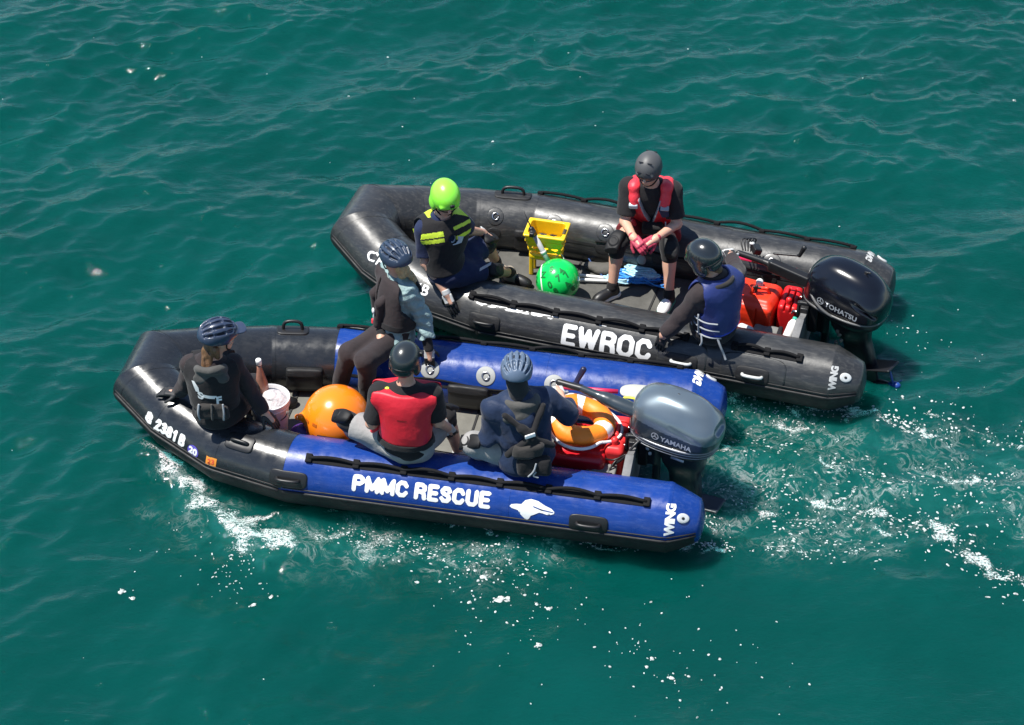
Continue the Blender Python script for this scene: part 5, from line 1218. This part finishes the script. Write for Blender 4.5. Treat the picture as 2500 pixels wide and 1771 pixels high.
T.add('front_pouch', mesh(disp(rbox(B.at(-.03, .175, .165), (.085, .045, .058), .03, B.fr1), wrinkle(.004, 40, 8)), .007), C_BLK, parent=vo)
T.add('red_pull', mesh(cap(B.at(.13, .16, .19), B.at(.12, .17, .15), .020, .026), .005), C_RED2, parent=vo)
T.add('strap_end', tube(smoothpath([B.at(-.135, .17, .27), B.at(-.14, .19, .22), B.at(-.13, .19, .16)], 2), .006, 6), M_REFLS if 'M_REFLS' in globals() else C_REFL, parent=vo)
shell_helmet(T, B.J['head'], F, U, 'full', HELM['mat'], k=.98)
hR_ = np.stack([np.cross(nrm(F), U), nrm(F), U], 1)
T.add('sunglasses', mesh(union(ell(T.hp(-.034, .094, .006), (.032, .013, .019), hR_), ell(T.hp(.034, .094, .006), (.032, .013, .019), hR_), cap(T.hp(-.07, .07, .010), T.hp(.07, .07, .010), .006), k=.004), .004), M_LENS)
gloves(T, 'R', (.75, -.60, -.25), (.45, .3, -.8), -1, C_GLVR, .75); gloves(T, 'L', (-.65, -.65, -.25), (-.5, .4, -.7), 1, C_GLVR, .75)
kneepad(T, 'L', s=1.08); kneepad(T, 'R', s=1.08)
feet(T, 'R', (-.62, -.78, 0), M_PLAS, M_WHITE, two=M_PLAS); feet(T, 'L', (-.12, -1, 0), M_PLAS, mat('teal_sole', (.05, .30, .22), .6), two=M_WHITE)
for q in 'LR': T.add('sock', mesh(cap(lerp(B.J['k'+q], B.J['a'+q], .93), B.J['a'+q], .046, .048), .006), C_BLK)

# 7 --- blue vest, steering the black boat
J = J_(pel=(.84, -.70, .62), neck=(.815, -.745, 1.09), head=(.715, -.765, 1.255), sL=(.735, -.83, .995), sR=(.895, -.60, 1.0), eL=(.598, -.845, .76), wL=(.47, -.895, .58), fL=(.428, -.88, .46),
       eR=(.895, -.327, .87), wR=(.80, -.12, .85), fR=(.745, .0, .83), hL=(.76, -.78, .62), hR=(.80, -.62, .62), kL=(.60, -.47, .60), kR=(.68, -.34, .60), aL=(.55, -.20, .24), aR=(.66, -.12, .24))
F = (-.92, .32, -.30); U = nrm((-.30, -.05, .95))
T = person('person in blue vest and black helmet sitting on the near tube of the black boat', BB, J, F, U, base=(.75, -.6, .14), w=.95)
B = T.B
sleeves(T, C_BRN, 'hoodie', t1=1.98, d=.018, rr=(.074, .064, .046), amp=.008, fr=32, hem=-.14, seed=15, w=.95)
trousers(T, C_BLK, amp=.006, w=1.0)
v = mesh(vest_sdf(T, .048, .04, .43, arm=.092, neck=.088, w=.95), .007)
vo = T.add('buoyancy_vest', v, [C_BLUV, C_BLUE2], fn=lambda c: (((c-B.at(0, 0, 0))@B.up) < .062).astype(int))
T.add('hood', mesh(disp(union(torus(B.at(0, -.01, .46), nrm(B.up+B.f1*.2), .100, .026), ell(B.at(0, -.085, .44), (.09, .03, .05), B.fr1), k=.03), wrinkle(.004, 40, 2)), .007), C_DK)
for i, z in enumerate((.05, .12, .19)):
    T.add('side_webbing', tube(smoothpath([B.at(-.12, .16, z), B.at(-.20, .07, z+.005), B.at(-.215, -.04, z), B.at(-.17, -.13, z)], 2), .007, 6), M_STRAPG, parent=vo)
T.add('side_webbing', tube(smoothpath([B.at(-.20, .05, .04), B.at(-.214, .03, .14), B.at(-.20, .02, .24)], 1), .007, 6), M_STRAPG, parent=vo)
T.add('strap_end', tube(smoothpath([B.at(-.18, -.10, .05), B.at(-.20, -.13, -.02), B.at(-.19, -.15, -.09), B.at(-.20, -.17, -.13)], 2), .009, 6), M_STRAPG, parent=vo)
T.add('strap_end', tube(smoothpath([B.at(-.21, .02, .05), B.at(-.235, .01, .0), B.at(-.23, .03, -.04)], 2), .008, 6), M_STRAPG, parent=vo)
shell_helmet(T, B.J['head'], F, U, 'water', HELM['gloss'], k=1.10)
T.add('hair', mesh(disp(union(cap(T.hp(.0, -.07, -.05), T.hp(0, -.10, -.08), .045, .035), cap(T.hp(-.07, -.02, -.05), T.hp(-.06, -.03, -.09), .022, .015), k=.02), wrinkle(.005, 90, 1), .01), .006), HAIR_B)
gloves(T, 'L', (-.25, .05, -.95), (.1, .95, -.2), 1, C_GLV, .2); gloves(T, 'R', (-.45, .85, -.1), (0, 0, -1), -1, C_GLVW, .8, two=C_GLV)
feet(T, 'L', (-.7, .6, 0), M_PLAS, M_PLAS); feet(T, 'R', (-.5, .8, 0), M_PLAS, M_PLAS); add_eyes(T)
# ------------------------------------------------------------------ the sea
def axis_lines(lo, hi, h, far):
    a = list(np.arange(lo, hi+h*.5, h)); g = h
    x = hi; up = []
    while x < far: g *= 1.13; x += g; up.append(x)
    g = h; x = lo; dn = []
    while x > -far: g *= 1.13; x -= g; dn.append(x)
    return np.array(dn[::-1]+a+up)
X = axis_lines(-5.7, 5.7, .019, 2500.); Y = axis_lines(-4.3, 6.5, .019, 2500.)
hx = np.gradient(X); hy = np.gradient(Y)
GX, GY = np.meshgrid(X, Y, indexing='ij'); sp = np.maximum(hx[:, None], hy[None, :])
rs = np.random.RandomState(11)
ZZ = np.zeros(GX.shape, np.float32); DX = np.zeros_like(ZZ); DY = np.zeros_like(ZZ)
gx = GX.astype(np.float32); gy = GY.astype(np.float32)
def sstep(a, b, x): t = np.clip((x-a)/(b-a), 0, 1); return t*t*(3-2*t)
# a patch of calmer water in front of and behind the near boat
calm = 1-.62*sstep(-1.6, -2.6, gy+.15*gx)*sstep(-2.6, .6, gx+.3*(gy+3)) - .28*sstep(-2.0, -3.2, gy)
calm = np.clip(calm, .30, 1).astype(np.float32)
patch = (1+.22*np.sin(gx*.75+gy*.5+1)*np.sin(gy*.9-gx*.35+2)+.2*np.sin(gx*1.7-gy*1.1)).astype(np.float32)
NW = 280
for i in range(NW):
    lam = math.exp(rs.uniform(math.log(.10), math.log(4.0)))
    main = math.radians(112); th = main+rs.randn()*math.radians(34 if lam > .8 else 44)
    k = 2*math.pi/lam; slope = .245*math.sqrt(2/NW)*(1.45 if .14 < lam < .6 else (.52 if lam >= .6 else 1.1))
    if lam > 2: slope *= .8
    A = slope/k; fade = np.clip(1.6-sp*4/lam, 0, 1).astype(np.float32)
    ph = gx*np.float32(k*math.cos(th))+gy*np.float32(k*math.sin(th))+np.float32(rs.uniform(0, 6.28))
    amp = fade*np.float32(A)
    if lam < 1.1: amp = amp*calm*patch
    s_, c_ = np.sin(ph), np.cos(ph)
    ZZ += amp*c_; q = np.float32(.8 if lam > .5 else .45)
    DX -= amp*q*np.float32(math.cos(th))*s_; DY -= amp*q*np.float32(math.sin(th))*s_
# foam fields: strokes in world metres (x, y), width, strength
def stroke_field(strokes):
    f = np.zeros(GX.shape, np.float32)
    for pts, wd, st in strokes:
        for (x0, y0), (x1, y1) in zip(pts, pts[1:]):
            m = wd*3
            i0, i1 = np.searchsorted(X, [min(x0, x1)-m, max(x0, x1)+m]); j0, j1 = np.searchsorted(Y, [min(y0, y1)-m, max(y0, y1)+m])
            px = wx[i0:i1, j0:j1]-x0; py = wy[i0:i1, j0:j1]-y0; dx, dy = x1-x0, y1-y0; L2 = dx*dx+dy*dy+1e-9
            t = np.clip((px*dx+py*dy)/L2, 0, 1); d = np.sqrt((px-t*dx)**2+(py-t*dy)**2)
            f[i0:i1, j0:j1] = np.maximum(f[i0:i1, j0:j1], st*np.exp(-(d/wd)**2))
    return f
wr = np.random.RandomState(3)
def fbm(l0, l1, n, amp):
    a = np.zeros_like(gx)
    for _ in range(n):
        lam = math.exp(wr.uniform(math.log(l0), math.log(l1))); th = wr.uniform(0, 6.28); k = 2*math.pi/lam
        a += np.float32(amp*lam/l1/math.sqrt(n)*1.6)*np.sin(gx*np.float32(k*math.cos(th))+gy*np.float32(k*math.sin(th))+np.float32(wr.uniform(0, 6.28)))
    return a
wx = gx+fbm(.10, .7, 14, .085); wy = gy+fbm(.10, .7, 14, .085)
foam = np.minimum(stroke_field(FOAM), 1.05)*np.clip(.70+fbm(.09, .5, 16, .55), .15, 1.12)
aer = stroke_field(AERATED)
bump = stroke_field(SWELL)
ZZ += bump*.05
n0, n1 = GX.shape
V = np.stack([gx+DX, gy+DY, ZZ-.0], -1).reshape(-1, 3)
ii = np.arange(n0*n1).reshape(n0, n1)
F = np.stack([ii[:-1, :-1], ii[1:, :-1], ii[1:, 1:], ii[:-1, 1:]], -1).reshape(-1, 4)
mw = bpy.data.materials.new('sea_water'); mw.use_nodes = True
N = mw.node_tree.nodes; L = mw.node_tree.links; b = N['Principled BSDF']
b.subsurface_method = 'BURLEY'; b.inputs['Subsurface Weight'].default_value = 1; b.inputs['Subsurface Radius'].default_value = (.25, 1.0, .9); b.inputs['Subsurface Scale'].default_value = .35
b.inputs['Roughness'].default_value = .03; b.inputs['IOR'].default_value = 1.333; b.inputs['Specular IOR Level'].default_value = .5
tc = N.new('ShaderNodeTexCoord')
def noise(scale, det=6, rough=.6, dist=0, vec=None, stretch=None):
    n = N.new('ShaderNodeTexNoise'); n.inputs['Scale'].default_value = scale; n.inputs['Detail'].default_value = det; n.inputs['Roughness'].default_value = rough; n.inputs['Distortion'].default_value = dist
    if stretch:
        mp = N.new('ShaderNodeMapping'); mp.inputs['Rotation'].default_value = (0, 0, stretch[0]); mp.inputs['Scale'].default_value = stretch[1]
        L.new(tc.outputs['Object'], mp.inputs[0]); L.new(mp.outputs[0], n.inputs['Vector'])
    else: L.new(tc.outputs['Object'], n.inputs['Vector'])
    return n.outputs[0]
def mrange(x, a, b_, c=0, d=1, smooth=False):
    r = N.new('ShaderNodeMapRange'); r.inputs[1].default_value = a; r.inputs[2].default_value = b_; r.inputs[3].default_value = c; r.inputs[4].default_value = d
    if smooth: r.interpolation_type = 'SMOOTHSTEP'
    L.new(x, r.inputs[0]); return r.outputs[0]
def mth(op, a, b_):
    m = N.new('ShaderNodeMath'); m.operation = op
    for k, q in ((0, a), (1, b_)):
        if isinstance(q, (int, float)): m.inputs[k].default_value = q
        else: L.new(q, m.inputs[k])
    return m.outputs[0]
def mixc(f, a, b_):
    m = N.new('ShaderNodeMix'); m.data_type = 'RGBA'
    if isinstance(f, (int, float)): m.inputs[0].default_value = f
    else: L.new(f, m.inputs[0])
    for k, q in ((6, a), (7, b_)):
        if isinstance(q, tuple): m.inputs[k].default_value = (*q, 1)
        else: L.new(q, m.inputs[k])
    return m.outputs[2]
at = N.new('ShaderNodeAttribute'); at.attribute_name = 'foam'; at2 = N.new('ShaderNodeAttribute'); at2.attribute_name = 'aerated'
col = mixc(mrange(noise(.55, 3, .5), .35, .65), (.0005, .043, .036), (.0007, .053, .045))
col = mixc(mrange(noise(5, 5, .6, .6), .60, .78, 0, .6), col, (.0010, .036, .030))
col = mixc(mth('MULTIPLY', at2.outputs['Fac'], mrange(noise(3.2, 6, .65, 1.2), .3, .75)), col, (.012, .12, .105))
def ridge(x, pw):      # thin connected threads where the noise crosses its middle
    a = mth('ABSOLUTE', mth('MULTIPLY', mth('SUBTRACT', x, .5), 2.0), 0)
    return mth('POWER', mth('SUBTRACT', 1.0, mth('MINIMUM', mth('MULTIPLY', a, 5.5), 1.0)), pw)
web = mth('MAXIMUM', ridge(noise(11, 6, .6, 1.8, stretch=(math.radians(12), (.8, 1.5, 1))), 1.3), mth('MULTIPLY', ridge(noise(27, 5, .6, 1.2), 1.2), .85))
fine = mrange(noise(90, 5, .65, .8), .3, .7)
ff = mth('ADD', mth('MULTIPLY', web, .62), mth('MULTIPLY', fine, .38))
thr = mth('SUBTRACT', 1.0, at.outputs['Fac'])
fm = mth('SUBTRACT', ff, thr)
thr2 = mth('MULTIPLY', mth('MULTIPLY', ridge(noise(6.5, 7, .64, 1.6), 2.6), mrange(noise(2.3, 4, .6, 1), .45, .6)), mth('MULTIPLY', at2.outputs['Fac'], .34))
fmask = mth('MAXIMUM', thr2, mth('MULTIPLY', mrange(fm, .0, .42, 0, .92, True), mrange(at.outputs['Fac'], .08, .40)))
col = mixc(fmask, col, (.80, .84, .82))
L.new(col, b.inputs['Base Color'])
L.new(mrange(fmask, 0, 1, .03, .6), b.inputs['Roughness'])
bp = N.new('ShaderNodeBump'); bp.inputs['Strength'].default_value = .50; bp.inputs['Distance'].default_value = .012
hN = mth('ADD', mth('ADD', mth('MULTIPLY', noise(11, 5, .62, .5, stretch=(math.radians(-22), (.45, 1.25, 1))), 1.15), mth('MULTIPLY', noise(24, 3, .6, .8, stretch=(math.radians(18), (.5, 1.2, 1))), .45)), mth('MULTIPLY', fmask, .8))
L.new(hN, bp.inputs['Height']); L.new(bp.outputs[0], b.inputs['Normal'])
wo = mkobj('water', V, F, mw)
foam = np.minimum(foam, .66)
for nm, arr in (('foam', foam), ('aerated', aer)):
    a = wo.data.attributes.new(nm, 'FLOAT', 'POINT'); a.data.foreach_set('value', arr.ravel().astype(np.float32))
wo['kind'] = 'structure'
def zat(x, y):
    i = min(max(np.searchsorted(X, x), 0), n0-1); j = min(max(np.searchsorted(Y, y), 0), n1-1); return float(ZZ[i, j])
# floating froth: small irregular flecks standing a few millimetres proud of the water
VV = []; FF = []; rb = random.Random(5)
def fleck(x, y, r, ang=None):
    n = rb.choice((6, 7, 8)); el = rb.uniform(1, 3.2) if ang is not None else rb.uniform(1, 1.8); ang = rb.random()*6.28 if ang is None else ang+rb.gauss(0, .5); r = r/math.sqrt(el)*1.15; z = zat(x, y); b0 = len(VV)
    for q, h in ((1, -.004), (.8, .12*r), (.4, .2*r)):
        for k in range(n):
            a = 6.283*k/n; rr = r*q*rb.uniform(.7, 1.25); lx, ly = rr*el*math.cos(a), rr*math.sin(a)
            VV.append((x+lx*math.cos(ang)-ly*math.sin(ang), y+lx*math.sin(ang)+ly*math.cos(ang), z+h+.002))
    for i in range(2):
        for k in range(n): FF.append((b0+i*n+k, b0+i*n+(k+1) % n, b0+(i+1)*n+(k+1) % n, b0+(i+1)*n+k))
    FF.append(tuple(b0+2*n+k for k in range(n)))
for pts, wd, cnt, r0, r1 in FLECKS:
    for _ in range(cnt):
        i = rb.randrange(len(pts)-1); t = rb.random(); (x0, y0), (x1, y1) = pts[i], pts[i+1]
        x = x0+(x1-x0)*t+rb.gauss(0, wd); y = y0+(y1-y0)*t+rb.gauss(0, wd)
        fleck(x, y, r0+(r1-r0)*rb.random()**2.2, math.atan2(y1-y0, x1-x0) if wd < .12 else None)
for x, y, r in FLECK_BIG:
    fleck(x, y, r)
    for _ in range(5): fleck(x+rb.gauss(0, r*1.3), y+rb.gauss(0, r), r*rb.uniform(.15, .4))
GROUPS = {'person': 'people sitting in the two inflatable boats', 'boat': 'inflatable boats side by side', 'outboard motor': 'outboard motors on the two boats', 'fuel tank': 'red fuel tanks in the sterns'}
for o_ in bpy.data.objects:
    if o_.parent is None and o_.get('category') in GROUPS: o_['group'] = GROUPS[o_['category']]
fo = mkobj('foam', VV, FF, mat('sea_foam', (.46, .50, .48), .6, bump=(200, .5, .003), var=(.75, 45)))
fo['kind'] = 'stuff'
fo['label'] = 'white froth and bubbles drifting on the green water around the boats'
